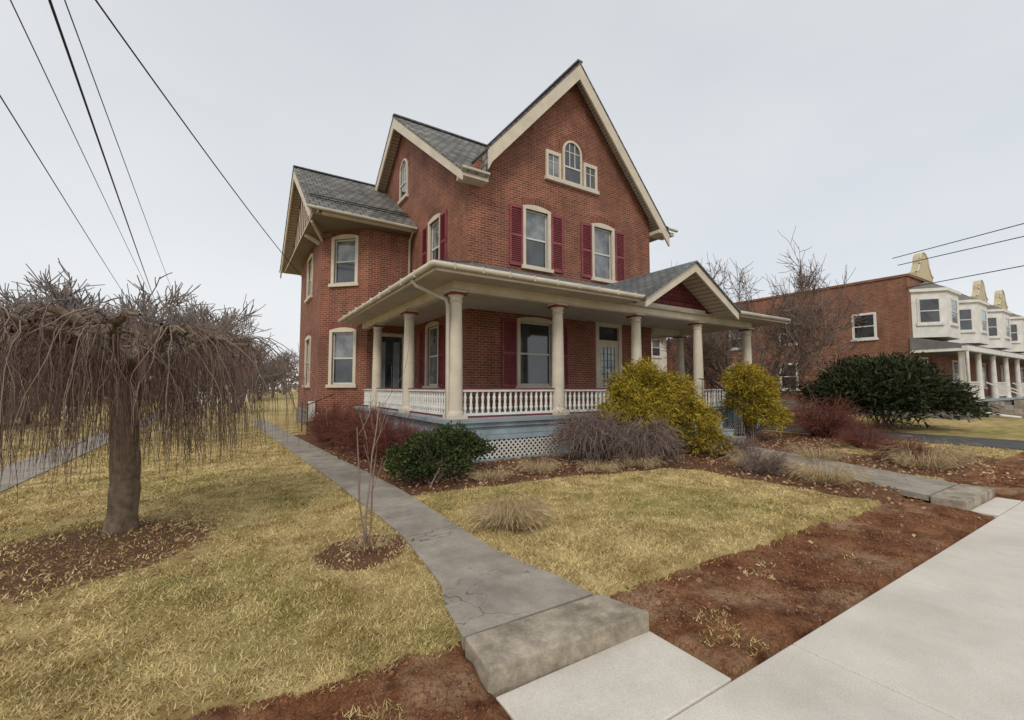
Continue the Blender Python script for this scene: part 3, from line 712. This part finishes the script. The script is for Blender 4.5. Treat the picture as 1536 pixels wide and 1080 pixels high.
# ---------------------------------------------------------------- row houses
RH = empty('brick_row_house'); r = B('walls', RH); rt = B('trim', RH); rw = B('windows', RH)
rx, ry, rzt = 28.6, 7.84, 7.1; pitch = 5.6; nU = 5; rxe = rx+pitch*nU
r.box(rx, rxe, ry, 19, -.1, rzt, M_brick2); r.box(rx+.05, rxe, 19, 26, -.1, 5.2, M_brick2)
r.box(rx-.03, rxe, ry-.03, 19.03, -.1, .7, M_stone)
rt.box(rx-.06, rxe, ry-.08, 19.06, rzt, rzt+.12, M_brick2)
o = (rx, ry)
for yy, w, a, c in ((1.4, .95, 4.1, 5.4), (5.3, .9, 4.1, 5.4), (8.5, .9, 4.1, 5.4), (1.4, .9, 1.4, 2.9), (5.3, .9, 1.4, 2.9), (8.6, .9, 1.4, 2.9)):
    window(rw, o, dY, (-1, 0), yy, yy+w, a, c, recess=False, trim=M_white, arch=.0, headbrick=False, gl=G_dark, cas=.07)
for k in range(nU):
    c = rx+2.3+pitch*k
    zb0, zb1 = 4.0, 6.3
    pts = [(c-1.9, ry), (c-1.05, ry-1.1), (c+1.05, ry-1.1), (c+1.9, ry)]
    rt.prism([(x, y, zb0) for x, y in pts], (0, 0, zb1-zb0), M_white)
    rt.prism([(x+(x-c)*.08, y-.1 if y < ry else y, zb1) for x, y in pts], (0, 0, .15), M_white)
    apex = (c, ry-.1, zb1+.8)
    q = [((x-c)*1.08+c, y-.1 if y < ry else y, zb1+.15) for x, y in pts]
    for i in range(3): rt.poly([q[i], q[i+1], apex], M_greyroof)
    for i in range(3):
        pp, dd, nn, L = seg(pts[i], pts[i+1]); nn = (dd[1], -dd[0])
        m = .22 if i != 1 else .5
        window(rw, pp, dd, nn, m+.05, L-m-.05, 4.7, 5.95, recess=False, trim=M_white, arch=0, cas=.06, headbrick=False, gl=G_dark)
    if k in (0, 2, 3):
        K = 12; pp = [(c-1.3, rzt+.12), (c+1.3, rzt+.12), (c+1.3, rzt+.35), (c+.95, rzt+.5), (c+.75, rzt+.8)]
        pp += [(c+.68*math.cos(math.pi*j/K), rzt+.85+.7*math.sin(math.pi*j/K)) for j in range(K+1)]
        pp += [(c-.75, rzt+.8), (c-.95, rzt+.5), (c-1.3, rzt+.35)]
        rt.prism([(x, ry-.1, z) for x, z in pp], (0, .3, 0), M_yellow)
        rt.tube([(x, ry-.1, z) for x, z in pp[2:]], .045, M_cream, 6)
    window(rw, (c, ry), dX, (0, -1), -1.3, -.1, 1.5, 3.0, recess=False, trim=M_white, arch=0, headbrick=False)
    lbox(rw, (c, ry), dX, (0, -1), .5, 1.4, .95, 3.0, 0, .05, M_maroon)
py = 5.95
rt.prism([(rx-.1, py-.1, 3.3), (rx-.1, ry, 3.3), (rx-.1, ry, 4.0), (rx-.1, py-.1, 3.5)], (rxe-rx, 0, 0), M_greyroof)
rt.box(rx-.14, rxe, py-.16, py+.05, 3.2, 3.42, M_white)
rt.box(rx-.14, rx+.05, py+.05, ry, 3.2, 3.32, M_white)
rt.box(rx, rxe, py, ry, .8, .92, M_deck); rt.box(rx+.1, rxe, py+.1, ry, -.1, .8, M_stone)
xx = rx+.2; k = 0
while xx < rxe:
    rt.lathe(xx, py+.15, [(.16, .92), (.14, 1.1), (.11, 3.1), (.16, 3.2)], M_white, 10)
    if k % 2 == 0:
        rt.beam((xx, py+.15, 1.75), (xx+2.8, py+.15, 1.75), .08, .06, M_white); rt.beam((xx, py+.15, 1.05), (xx+2.8, py+.15, 1.05), .06, .05, M_white)
        for j in range(17): rt.box(xx+.15+j*.15, xx+.19+j*.15, py+.13, py+.17, 1.07, 1.73, M_white)
    else:
        for j in range(5): rt.box(xx+.5, xx+2.2, py-.3*(j+1), py-.3*j, -.05, .9-.18*(j+1)+.05, M_old)
        for e in (.45, 2.25): rt.beam((xx+e, py, 1.75), (xx+e, py-1.5, .95), .06, .06, M_white)
    xx += 2.8; k += 1
for j in range(10): rt.box(rx+.13, rx+.17, py+.3+j*.16, py+.34+j*.16, 1.07, 1.73, M_white)
rt.beam((rx+.15, py+.15, 1.75), (rx+.15, ry, 1.75), .08, .06, M_white)
rt.tube([(rx-.05, py-.1, 3.2), (rx-.05, py-.1, .5), (rx+.6, py-.9, .25), (rx+2.5, py-1.2, .1)], .06, M_white, 6)
r.build(); rt.build(); rw.build()

# ---------------------------------------------------------------- other background houses
def house(name, x0, x1_, y0, y1_, h, rh, wm, rm, axis='x'):
    E = empty(name); q = B('walls', E)
    q.box(x0, x1_, y0, y1_, -.1, h, wm); yc = (y0+y1_)/2; xc = (x0+x1_)/2
    rr = B('roof', E)
    q.prism([(x0+.001, y0, h), (x0+.001, y1_, h), (x0+.001, yc, h+rh)], (x1_-x0-.002, 0, 0), wm)
    for ya in (y0-.4, y1_+.4): rr.prism([(x0-.3, ya, h-.15), (x1_+.3, ya, h-.15), (x1_+.3, yc, h+rh+.08), (x0-.3, yc, h+rh+.08)], (0, 0, .12), rm)
    w = B('windows', E); n = max(2, int((x1_-x0)/2.5))
    for i in range(n):
        u = (x1_-x0)*(i+.5)/n
        for zz in ([1.0] if h < 4 else [1.0, 3.8]):
            window(w, (x0, y0), dX, (0, -1), u-.45, u+.45, zz, zz+1.3, recess=False, trim=M_white, arch=0, headbrick=False)
    q.build(); rr.build(); w.build()
house('white_house', 20.5, 28, 22, 30, 5.4, 1.8, M_white, M_greyroof)
house('garage', -3.4, 1.6, 52, 58, 2.3, 1.2, M_white, M_redroof)
house('white_cottage', -26, -17, 62, 70, 3.0, 2.4, M_white, M_greyroof)

# ---------------------------------------------------------------- weeping cherry
tx, ty = -.93, 6.25
T = empty('weeping_cherry_tree'); 
tb = B('trunk', T)
pts = []; rad = []
for i in range(16):
    t = i/15; z = t*1.66-.05
    pts.append((tx+.02*math.sin(t*5), ty+.02*math.cos(t*4), z)); rad.append(.132-.010*t+.025*math.exp(-t*20)+.006*math.sin(i*2.1))
tb.tube(pts, rad, M_bark, 18)
limbs = []
for i in range(13):
    a = i*2*math.pi/13+rng.uniform(-.2, .2); p = np.array((tx, ty, 1.5+.12*rng.random())); q = [p]
    reach = rng.uniform(.6, 1.35); top = rng.uniform(2.0, 2.38)
    for k in range(1, 7):
        t = k/6
        q.append(np.array((tx+math.cos(a)*reach*t+rng.normal(0, .06), ty+math.sin(a)*reach*t+rng.normal(0, .06), 1.55+(top-1.55)*math.sin(t*math.pi*.66)+rng.normal(0, .04))))
    rr = [.08, .062, .052, .045, .038, .030, .022]
    tb.tube(q, rr, M_bark, 8); limbs.append(q)
    for kk in (2, 3, 4, 5):
        e = q[kk]+np.array((rng.normal(0, .13), rng.normal(0, .13), rng.uniform(-.06, .06))); tb.tube([q[kk], (q[kk]+e)/2+rng.normal(0, .02, 3), e], [.028, .022, .015], M_bark, 6)
tb.build()
pol = []
for i in range(400):
    L = limbs[rng.integers(len(limbs))]; k = rng.integers(1, 6); f = rng.random(); p = L[k]*(1-f)+L[k+1]*f
    a = math.atan2(p[1]-ty, p[0]-tx)+rng.normal(0, .8); out = abs(rng.normal(.42, .30))+.1; up = rng.uniform(.02, .13)
    end = rng.uniform(.5, 1.3) if rng.random() < .8 else rng.uniform(1.3, 1.9); n = 13; pp = []
    c, s = math.cos(a), math.sin(a); z0 = p[2]; off = np.zeros(3)
    fall = max(.2, z0+up-end)
    for j in range(n):
        t = j/(n-1); o_ = out*(1-(1-t)**2.4); z = z0+up*math.sin(min(t*5, 1)*math.pi/2)-fall*max(0, t-.10)**1.15*1.12
        off = off+np.array((rng.normal(0, .016), rng.normal(0, .016), 0))*(t > 0)
        pp.append(np.array((p[0]+c*o_, p[1]+s*o_, z))+off)
    r0 = rng.uniform(.0045, .010); pol.append((pp, np.linspace(r0, .0017, n)))
    for _ in range(rng.integers(4, 7)):
        j = rng.integers(2, 10); b0 = pp[j]; aa = a+rng.normal(0, 1.4); o2 = rng.uniform(.03, .2); ln = rng.uniform(.2, .8)*max(.3, (b0[2]-.45)); m = 6; q = []
        off = np.zeros(3)
        for l in range(m):
            t = l/(m-1); off = off+rng.normal(0, .009, 3)*(l > 0)
            q.append(b0+np.array((math.cos(aa)*o2*(1-(1-t)**2), math.sin(aa)*o2*(1-(1-t)**2), .02*math.sin(t*3)-ln*t**1.25))+off)
        q[-1][2] = max(q[-1][2], .4)
        pol.append((q, np.linspace(.003, .0013, m)))
V, F = tubes(pol, 3); np_mesh('branches', V, F, M_twig, T)

# ---------------------------------------------------------------- bare trees
def bare_tree(base, h, spread, trunks=1, depth=5, r=.12, lean=.5, up=.2, rmin=.004, k=5, ns=4, kids=(3, 6), shrink=.72):
    out = []
    for i in range(trunks):
        a = i*6.28/trunks+rng.uniform(-.5, .5); d = (math.cos(a)*lean, math.sin(a)*lean, 1)
        grow(base, d, h*.36, r, depth, out, spread=spread, up=up, kids=kids, shrink=shrink, rmin=rmin, k=k)
    return tubes(out, ns)
V, F = bare_tree((0, 0, 0), 6.6, .72, trunks=6, depth=5, r=.11, lean=.9, up=.14, rmin=.009, ns=3, k=4, kids=(3, 6), shrink=.73)
hx = np.percentile(np.hypot(V[:, 0], V[:, 1]), 97)
V[:, :2] *= 3.5/hx; V[:, 2] = np.maximum(V[:, 2], 0)*6.7/np.percentile(V[:, 2], 99.7)
np_mesh('magnolia_tree', V+[18.0, 10.4, -.05], F, M_branch)
V, F = bare_tree((0, 0, 0), 6, .6, trunks=4, depth=4, r=.09, lean=.6, rmin=.012)
V *= 5.8/V[:, 2].max(); np_mesh('bare_tree', V+[.3, 31, -.05], F, M_far)
variants = []
for i in range(4):
    V, F = bare_tree((0, 0, 0), 9, .55, trunks=3, depth=4, r=.2, lean=.35, up=.25, rmin=.03, k=3, ns=3, kids=(3, 6))
    V[:, :2] *= 1.15; V = V/V[:, 2].max(); variants.append((V, F))
VV, FF, off = [], [], 0
def put(x, y, h):
    global off
    V, F = variants[rng.integers(4)]; a = rng.uniform(0, 6.28); c, s = math.cos(a), math.sin(a)
    Q = V*h; Q = np.stack([Q[:, 0]*c-Q[:, 1]*s+x, Q[:, 0]*s+Q[:, 1]*c+y, Q[:, 2]-.1], 1)
    VV.append(Q); FF.append(F+off); off += len(V)
for i in range(48):
    az = rng.uniform(-40, 7); dd = rng.uniform(50, 100)
    top = .19 if az < -3 else np.interp(az, [-3, 2, 7], [.19, .13, .08])
    put(dd*math.sin(math.radians(az)), dd*math.cos(math.radians(az)), 1.5+dd*top*rng.uniform(.55, 1.05))
for i in range(12):
    az = rng.uniform(72, 95); dd = rng.uniform(60, 110)
    put(dd*math.sin(math.radians(az)), dd*math.cos(math.radians(az)), rng.uniform(7, 12))
np_mesh('distant_trees', np.concatenate(VV), np.concatenate(FF), M_far)
n = 16000; az = rng.uniform(-85, 80, n); dd = rng.uniform(95, 130, n); 
hmax = 3.2+1.8*np.sin(az*.35)+1.3*np.sin(az*1.1+2)
P = np.stack([dd*np.sin(np.radians(az)), dd*np.cos(np.radians(az)), rng.random(n)*hmax], 1)
V, F = leafquads(P, rng.normal(0, 1, (n, 3))+[0, 0, .6], rng.uniform(.8, 1.8, n), rng.uniform(.3, .8, n))
np_mesh('distant_hedgerow', V, F, M_far)

# ---------------------------------------------------------------- shrubs
def shrub(name, lobes, nc, per, sig, L, Wd, mat, droop=0., stems=14, stemmat=None, jit=.55, la=1., inner=.55):
    E = empty(name); Vs = []; Fs = []; off = 0; pol = []
    tot = sum(r_[0]*r_[2] for c, r_ in lobes)
    for c, rad in lobes:
        f = rad[0]*rad[2]/tot
        P, D, Cc = clump_pts(c, rad, int(nc*f), per, sig, la=la, inner=inner)
        D = D+rng.normal(0, jit, D.shape)+np.array((0, 0, -droop))
        V, F = leafquads(P, D, rng.uniform(.6, 1.3, len(P))*L, rng.uniform(.6, 1.3, len(P))*Wd)
        Vs.append(V); Fs.append(F+off); off += len(V)
        for i in range(int(stems*3*f)+2):
            e = Cc[rng.integers(len(Cc))]; b0 = np.array((lobes[0][0][0]+rng.normal(0, rad[0]*.15), lobes[0][0][1]+rng.normal(0, rad[1]*.15), 0.))
            q = [b0+(e-b0)*t+np.array((0, 0, .15*math.sin(t*3)))*rad[2] for t in np.linspace(0, 1, 5)]
            pol.append((q, np.linspace(.018, .005, 5)))
    np_mesh('foliage', np.concatenate(Vs), np.concatenate(Fs), mat, E)
    V, F = tubes(pol, 4); np_mesh('stems', V, F, stemmat or M_branch, E)
shrub('golden_cypress_shrub', [((7.75, 6.65, .95), (.85, .8, 1.0)), ((8.5, 6.5, .75), (.8, .7, .9)), ((7.3, 6.5, .8), (.65, .6, .65)), ((8.1, 6.9, 1.35), (.6, .5, .62)), ((8.9, 6.3, .45), (.55, .5, .55)), ((7.5, 6.9, 1.35), (.45, .4, .5)), ((8.9, 5.9, .2), (.4, .4, .4))],
      860, 50, .065, .12, .018, M_yel, droop=.5, jit=.75, la=1.7)
shrub('golden_cypress_shrub', [((12.4, 7.0, 1.0), (.65, .6, 1.0)), ((12.1, 6.9, 1.5), (.5, .45, .6)), ((12.85, 7.0, 1.2), (.55, .5, .75)), ((12.7, 6.7, .6), (.6, .5, .65))],
      600, 50, .065, .12, .019, M_yel, droop=.5, jit=.75, la=1.7)
shrub('holly_shrub', [((2.75, 6.7, .28), (.58, .55, .36)), ((3.3, 7.05, .38), (.5, .45, .42)), ((2.45, 6.75, .22), (.4, .4, .30)), ((3.6, 7.2, .35), (.4, .3, .35))], 420, 38, .045, .05, .032, M_grn, la=1.6)
shrub('yew_shrub', [((20.4, 6.4, .9), (2.6, 2.1, 1.25)), ((21.8, 6.2, 1.0), (1.5, 1.4, 1.0)), ((19.3, 6.8, 1.1), (1.4, 1.3, 1.1)), ((20.6, 6.6, 1.6), (1.4, 1.3, 1.0))], 1000, 40, .15, .22, .055, M_yew, la=1.8, jit=.8)
def twiggy(name, c, rad, n, mat, r=.006, arch=.35, droop=0., spread=.6):
    pol = []
    for i in range(n):
        a = rng.uniform(0, 6.28); rr = math.sqrt(rng.random()); L = rng.uniform(.6, 1.05)
        b0 = np.array((c[0]+math.cos(a)*rr*rad[0]*.25, c[1]+math.sin(a)*rr*rad[1]*.25, 0))
        el = rng.uniform(.15, 1.0)
        tip = np.array((c[0]+math.cos(a)*rad[0]*math.sqrt(1-el*el*.9)*L, c[1]+math.sin(a)*rad[1]*math.sqrt(1-el*el*.9)*L, rad[2]*(el*L+.05)))
        q = []
        for t in np.linspace(0, 1, 7):
            p = b0+(tip-b0)*t; p[2] += arch*math.sin(t*math.pi)*rad[2]*.5-droop*t*t*rad[2]; p[2] = max(p[2], .02)
            q.append(p+rng.normal(0, .025, 3)*(t > 0))
        pol.append((q, np.linspace(r, r*.4, 7)))
        for _ in range(4):
            j = rng.integers(2, 6); dd = unit(q[j+1]-q[j]); dd = unit(dd+rng.normal(0, spread, 3)+np.array((0, 0, -droop)))
            ln = rng.uniform(.1, .35)*rad[2]+.05; q2 = [q[j], q[j]+dd*ln*.5, q[j]+dd*ln+rng.normal(0, .02, 3)]
            q2 = [np.array((a_[0], a_[1], max(a_[2], .015))) for a_ in q2]
            pol.append((q2, [r*.6, r*.45, r*.3]))
    V, F = tubes(pol, 3); return np_mesh(name, V, F, mat)
for (x, y, s) in ((2.7, 8.5, .68), (2.55, 9.6, .78), (2.65, 10.8, .85), (2.4, 12.0, .8), (3.1, 7.95, .55), (2.3, 13.2, .7)):
    twiggy('barberry_shrub', (x, y), (s, s, 1.0*s+.28), 340, M_redtwig, .006, spread=.9)
twiggy('barberry_shrub', (15.2, 6.3), (1.8, 1.2, 1.25), 380, M_redtwig, .008, spread=1.)
twiggy('weeping_shrub', (6.2, 6.75), (1.3, .9, 1.1), 420, M_greytwig, .007, .9, .25, 1.1)
twiggy('weeping_shrub', (6.9, 6.0), (1.1, .8, .95), 340, M_greytwig, .006, .9, .25, 1.1)
def tuft(name, c, r, h, n, mat=M_straw, w=.006):
    a = rng.uniform(0, 6.28, n); rr = np.sqrt(rng.random(n))*r*.4
    P = np.stack([c[0]+np.cos(a)*rr, c[1]+np.sin(a)*rr, np.zeros(n)], 1)
    D = np.stack([np.cos(a)*rng.uniform(.1, 1.3, n), np.sin(a)*rng.uniform(.1, 1.3, n), rng.uniform(.4, 1, n)], 1)
    L = rng.uniform(.5, 1.1, n)*h
    P2 = P+D/np.linalg.norm(D, axis=1, keepdims=True)*L[:, None]; D2 = D.copy(); D2[:, 2] -= 1.0
    V1, F1 = leafquads(P, D, L, np.full(n, w)); V2, F2 = leafquads(P2, D2, L*.5, np.full(n, w*.8))
    V = np.concatenate([V1, V2]); V[:, 2] = np.maximum(V[:, 2], .01)
    np_mesh(name, V, np.concatenate([F1, F2+len(V1)]), mat)
for (x, y, r_, h, n) in ((2.62, 4.15, .55, .28, 1500), (2.95, 4.4, .4, .22, 600), (7.9, 3.3, .5, .4, 700), (8.3, 4.6, .5, .4, 600), (10.9, 2.9, .7, .45, 700), (12.2, 3.1, .8, .5, 700), (3.6, 6.3, .5, .25, 300), (4.6, 6.4, .5, .3, 400), (5.6, 5.9, .5, .25, 400), (6.5, 5.75, .45, .3, 400), (10.3, 4.4, .6, .4, 400), (1.15, 4.3, .35, .15, 200)):
    tuft('dry_grass_tuft', (x, y), r_, h, n)
for (x, y, r_, h, n) in ((9.2, 5.6, .7, .5, 220), (7.9, 4.2, .6, .45, 160), (11.4, 3.4, .7, .55, 240), (13.2, 4.6, .8, .6, 240)):
    twiggy('dry_perennial', (x, y), (r_, r_, h), n, M_redtwig if x > 11 else M_greytwig, .004)
pol = []
for i in range(3):
    out = []; grow((1.12, 4.26, 0), (rng.normal(0, .14), rng.normal(0, .12), 1), .9+.25*i, .010, 2, out, spread=.45, up=.4, kids=(2, 4), shrink=.45, wig=.1, rmin=.0025); pol += out
V, F = tubes(pol, 5); np_mesh('sapling', V, F, M_branch)

# ---------------------------------------------------------------- grass blades, leaves, clods
n = 370000
th = rng.uniform(math.radians(-45), math.radians(90), n); rr = np.exp(rng.uniform(math.log(2.0), math.log(17), n))
gx, gy = rr*np.sin(th), rr*np.cos(th)
md = np.maximum(bed_mask(gx, gy)*1.05, 0)
dmk = dirt_mask(gx, gy)
turf = (gy > 1.5) & (dmk > .5) & (fbm(gx, gy, 123, .35) > .36) & (rng.random(n) < .35)
lawn = (gy > lawn_edge(gx)-.03) & (fbm(gx, gy, 90, .3)+rng.random(n)*.9 > .08)
ok = (lawn | turf) & (~in_path(gx, gy, -.03)) & (~in_entry(gx, gy, 0)) & (rng.random(n) > md) & ~((gx > 16) & (gx < 18.7)) & ~((gx > -3.55) & (gx < -2.7)) \
    & ~((gx > 3.4) & (gx < 15) & (gy > 7.8)) & ~((gx > 2.4) & (gy > 15)) & ~((gx > 1.15) & (gx < 2.42) & (gy < 2.46)) & ~((gx > 8.1) & (gx < 9.55) & (gy < 2.2))
gx, gy, rr = gx[ok], gy[ok], rr[ok]; n = len(gx)
gz = height(gx, gy); wdt = .0020+.0009*rr; hgt = (.008+.019*rng.random(n))*(1+.7*np_noise(gx, gy, 95, .35))+.0010*rr
a = rng.uniform(0, 6.28, n); lean = rng.uniform(.2, 2.0, n)*hgt; la = rng.uniform(0, 6.28, n)
Pb = np.stack([gx, gy, gz-.003], 1); S = np.stack([np.cos(a), np.sin(a), 0*a], 1)*wdt[:, None]
tip = Pb+np.stack([np.cos(la)*lean, np.sin(la)*lean, hgt], 1)
np_mesh('lawn_grass', np.stack([Pb-S, Pb+S, tip], 1).reshape(-1, 3), np.arange(n*3).reshape(-1, 3), M_blade)
n = 34000; lx = rng.uniform(-3, 15, n); ly = rng.uniform(1.5, 12, n); bm = bed_mask(lx, ly); dm = dirt_mask(lx, ly)
bm = np.where(lx < 1.5, bm*.3, bm)
ok = (rng.random(n) < bm*.85+.002+dm*.04) & ~((lx > 3.6) & (ly > 7.9))
lx, ly = lx[ok], ly[ok]; n = len(lx)
P = np.stack([lx, ly, height(lx, ly)+rng.uniform(.01, .04, n)], 1); D = rng.normal(0, 1, (n, 3)); D[:, 2] *= .3
V, F = leafquads(P, D, rng.uniform(.03, .075, n), rng.uniform(.02, .05, n)); np_mesh('fallen_leaves', V, F, M_leaf)
n = 15000; cx_ = rng.uniform(-2.5, 8.1, n); cy_ = rng.uniform(1.5, 2.7, n)
ok = (dirt_mask(cx_, cy_) > .3) & ~((cx_ > 1.13) & (cx_ < 2.46)) & (rng.random(n) < .15+1.2*sstep(-.1, .35, fbm(cx_, cy_, 33, .4))); cx_, cy_ = cx_[ok], cy_[ok]; n = len(cx_)
sz = rng.uniform(.003, .010, n)*np.where(rng.random(n) > .975, 2.4, 1)
octa = np.array([(1, 0, 0), (-1, 0, 0), (0, 1, 0), (0, -1, 0), (0, 0, 1), (0, 0, -1)], float); of = np.array([(0, 2, 4), (2, 1, 4), (1, 3, 4), (3, 0, 4), (2, 0, 5), (1, 2, 5), (3, 1, 5), (0, 3, 5)])
V = octa[None]*(sz[:, None, None])*rng.uniform(.6, 1.5, (n, 6, 1))+np.stack([cx_, cy_, height(cx_, cy_)+sz*.3], 1)[:, None, :]
F = (of[None]+np.arange(n)[:, None, None]*6).reshape(-1, 3)
np_mesh('soil_clods', V.reshape(-1, 3), F, M_clod)

# ---------------------------------------------------------------- wires
wr = B('overhead_wires')
def wire(far, near, r=.012, ext=1.3, sag=.15):
    n_ = np.array(near, float); f = np.array(far, float); f = f+(f-n_)*.9; ext = ext*.5; e = n_+(n_-f)*ext; pts = []
    for t in np.linspace(0, 1, 30):
        p = f+(e-f)*t; tn = 1/(1+ext); s_ = sag*(t*(1-t)*4-tn*(1-tn)*4*(t/tn if t < tn else (1-t)/(1-tn)))
        p[2] -= s_; pts.append(p)
    wr.tube(pts, r, M_wire, 5)
wire((-5.7, 31, 7.9), (-4.3, 13.4, 7.65), .014); wire((-4.5, 31.2, 8.1), (-3.07, 9.66, 7.5), .010)
wire((-4.2, 31, 8.0), (-2.36, 8.6, 7.04), .02); wire((-3.3, 31, 8.1), (-2.36, 9.2, 7.5), .010)
f, n_ = np.array((2.65, 22.0, 6.5)), np.array((-1.8, 8.3, 7.04))
pts = []
for t in np.linspace(0, 2.2, 26):
    p = f+(n_-f)*t; p[2] += .55*t*(t-1); pts.append(p)
wr.tube(pts, .014, M_wire, 5)
for p, q in (((26.4, 3.6, 8), (28, 8.2, 8)), ((26.4, 3.4, 7.5), (28, 8.0, 7.6)), ((27, 4.2, 6.4), (28.6, 7.9, 6.5))):
    p = np.array(p, float); q = np.array(q, float); wr.tube([p-(q-p)*2, p, q], .02, M_wire, 5)
wr.build()

# ---------------------------------------------------------------- parked car (dark) far left
CAR = empty('parked_car'); M_car = simple('car_paint', (.02, .022, .028), .25, .1, 2); M_tyre = simple('tyre', (.015, .015, .015), .8, .1, 5); M_lamp = simple('tail_lamp', (.4, .02, .02), .3, .1, 5)
cb = B('body', CAR); X0, Y0 = -8.5, 22.
prof = [(0, .35), (.05, .8), (.9, .95), (1.5, 1.42), (3.1, 1.46), (3.9, 1.0), (4.4, .92), (4.5, .35)]
cb.prism([(X0+.0, Y0+a, z) for a, z in prof], (1.75, 0, 0), M_car); co = cb.build(); bev(co, .06)
cg = B('glass', CAR); 
for xx, v in ((X0-.012, .01), (X0+1.752, .01)): cg.prism([(xx, Y0+a, z) for a, z in [(1.1, .98), (1.6, 1.36), (3.0, 1.38), (3.6, 1.02)]], (v, 0, 0), G_dark)
cg.poly([(X0+.15, Y0+.93, .99), (X0+1.6, Y0+.93, .99), (X0+1.5, Y0+1.44, 1.4), (X0+.25, Y0+1.44, 1.4)], G_dark)
cg.build()
cw = B('wheels', CAR)
for a in (.85, 3.65):
    for xx in (X0-.02, X0+1.57):
        K = 18; cw.prism([(xx, Y0+a+.32*math.cos(2*math.pi*k/K), .34+.32*math.sin(2*math.pi*k/K)) for k in range(K)], (.2, 0, 0), M_tyre)
        cw.prism([(xx-.01, Y0+a+.18*math.cos(2*math.pi*k/K), .34+.18*math.sin(2*math.pi*k/K)) for k in range(K)], (.22, 0, 0), M_gutter)
for xx in (X0+.08, X0+1.42): cw.box(xx, xx+.25, Y0-.02, Y0+.1, .66, .8, M_lamp)
cw.build()

# ---------------------------------------------------------------- world, sun, camera
w = bpy.data.worlds.new('World'); scene.world = w; w.use_nodes = True; nt = w.node_tree
bg = nt.nodes['Background']
sky = N(nt, 'ShaderNodeTexSky', sky_type='NISHITA'); sky.sun_disc = False
SE, SA = 42, -135
sky.sun_elevation = math.radians(SE); sky.sun_rotation = math.radians(SA)
sky.air_density = 1; sky.dust_density = 3
tc = N(nt, 'ShaderNodeTexCoord'); mp = N(nt, 'ShaderNodeMapping'); mp.inputs['Scale'].default_value = (1, 1, 2.6)
nt.links.new(tc.outputs['Generated'], mp.inputs[0])
nf = noise(nt, 1.5, 4, .5, mp.outputs[0])
cl = mixc(nt, ramp(nt, nf, [(.3, 0), (.7, 1)]), (.83, .875, .92), (.96, .98, 1.0))
sp = N(nt, 'ShaderNodeSeparateXYZ'); nt.links.new(tc.outputs['Generated'], sp.inputs[0])
gr_ = ramp(nt, sp.outputs[2], [(0, 1.0), (.75, .82)])
cl = mixc(nt, 1., cl, gr_, 'MULTIPLY')
vs = N(nt, 'ShaderNodeVectorMath', operation='SCALE'); nt.links.new(cl, vs.inputs[0]); vs.inputs['Scale'].default_value = 6.3
fin = mixc(nt, .93, sky.outputs[0], vs.outputs[0])
nt.links.new(fin, bg.inputs[0]); bg.inputs[1].default_value = .15
sd = bpy.data.lights.new('sun', 'SUN'); sd.energy = 1.5; sd.angle = math.radians(16); sd.color = (1, .94, .85)
so = bpy.data.objects.new('sun', sd); COL.objects.link(so)
from mathutils import Vector
sv = Vector((math.sin(math.radians(SA))*math.cos(math.radians(SE)), math.cos(math.radians(SA))*math.cos(math.radians(SE)), math.sin(math.radians(SE))))
so.rotation_euler = (-sv).to_track_quat('-Z', 'Y').to_euler()
cd = bpy.data.cameras.new('camera'); cam = bpy.data.objects.new('camera', cd); COL.objects.link(cam)
cd.sensor_width = 36; cd.lens = 36*663/1536; cd.clip_end = 2000; cd.clip_start = .05
cam.location = (0, 0, 1.5); cam.rotation_euler = (math.radians(90+3.54), 0, math.radians(-32.5))
scene.camera = cam
scene.view_settings.view_transform = 'Standard'; scene.view_settings.look = 'None'; scene.view_settings.exposure = 0
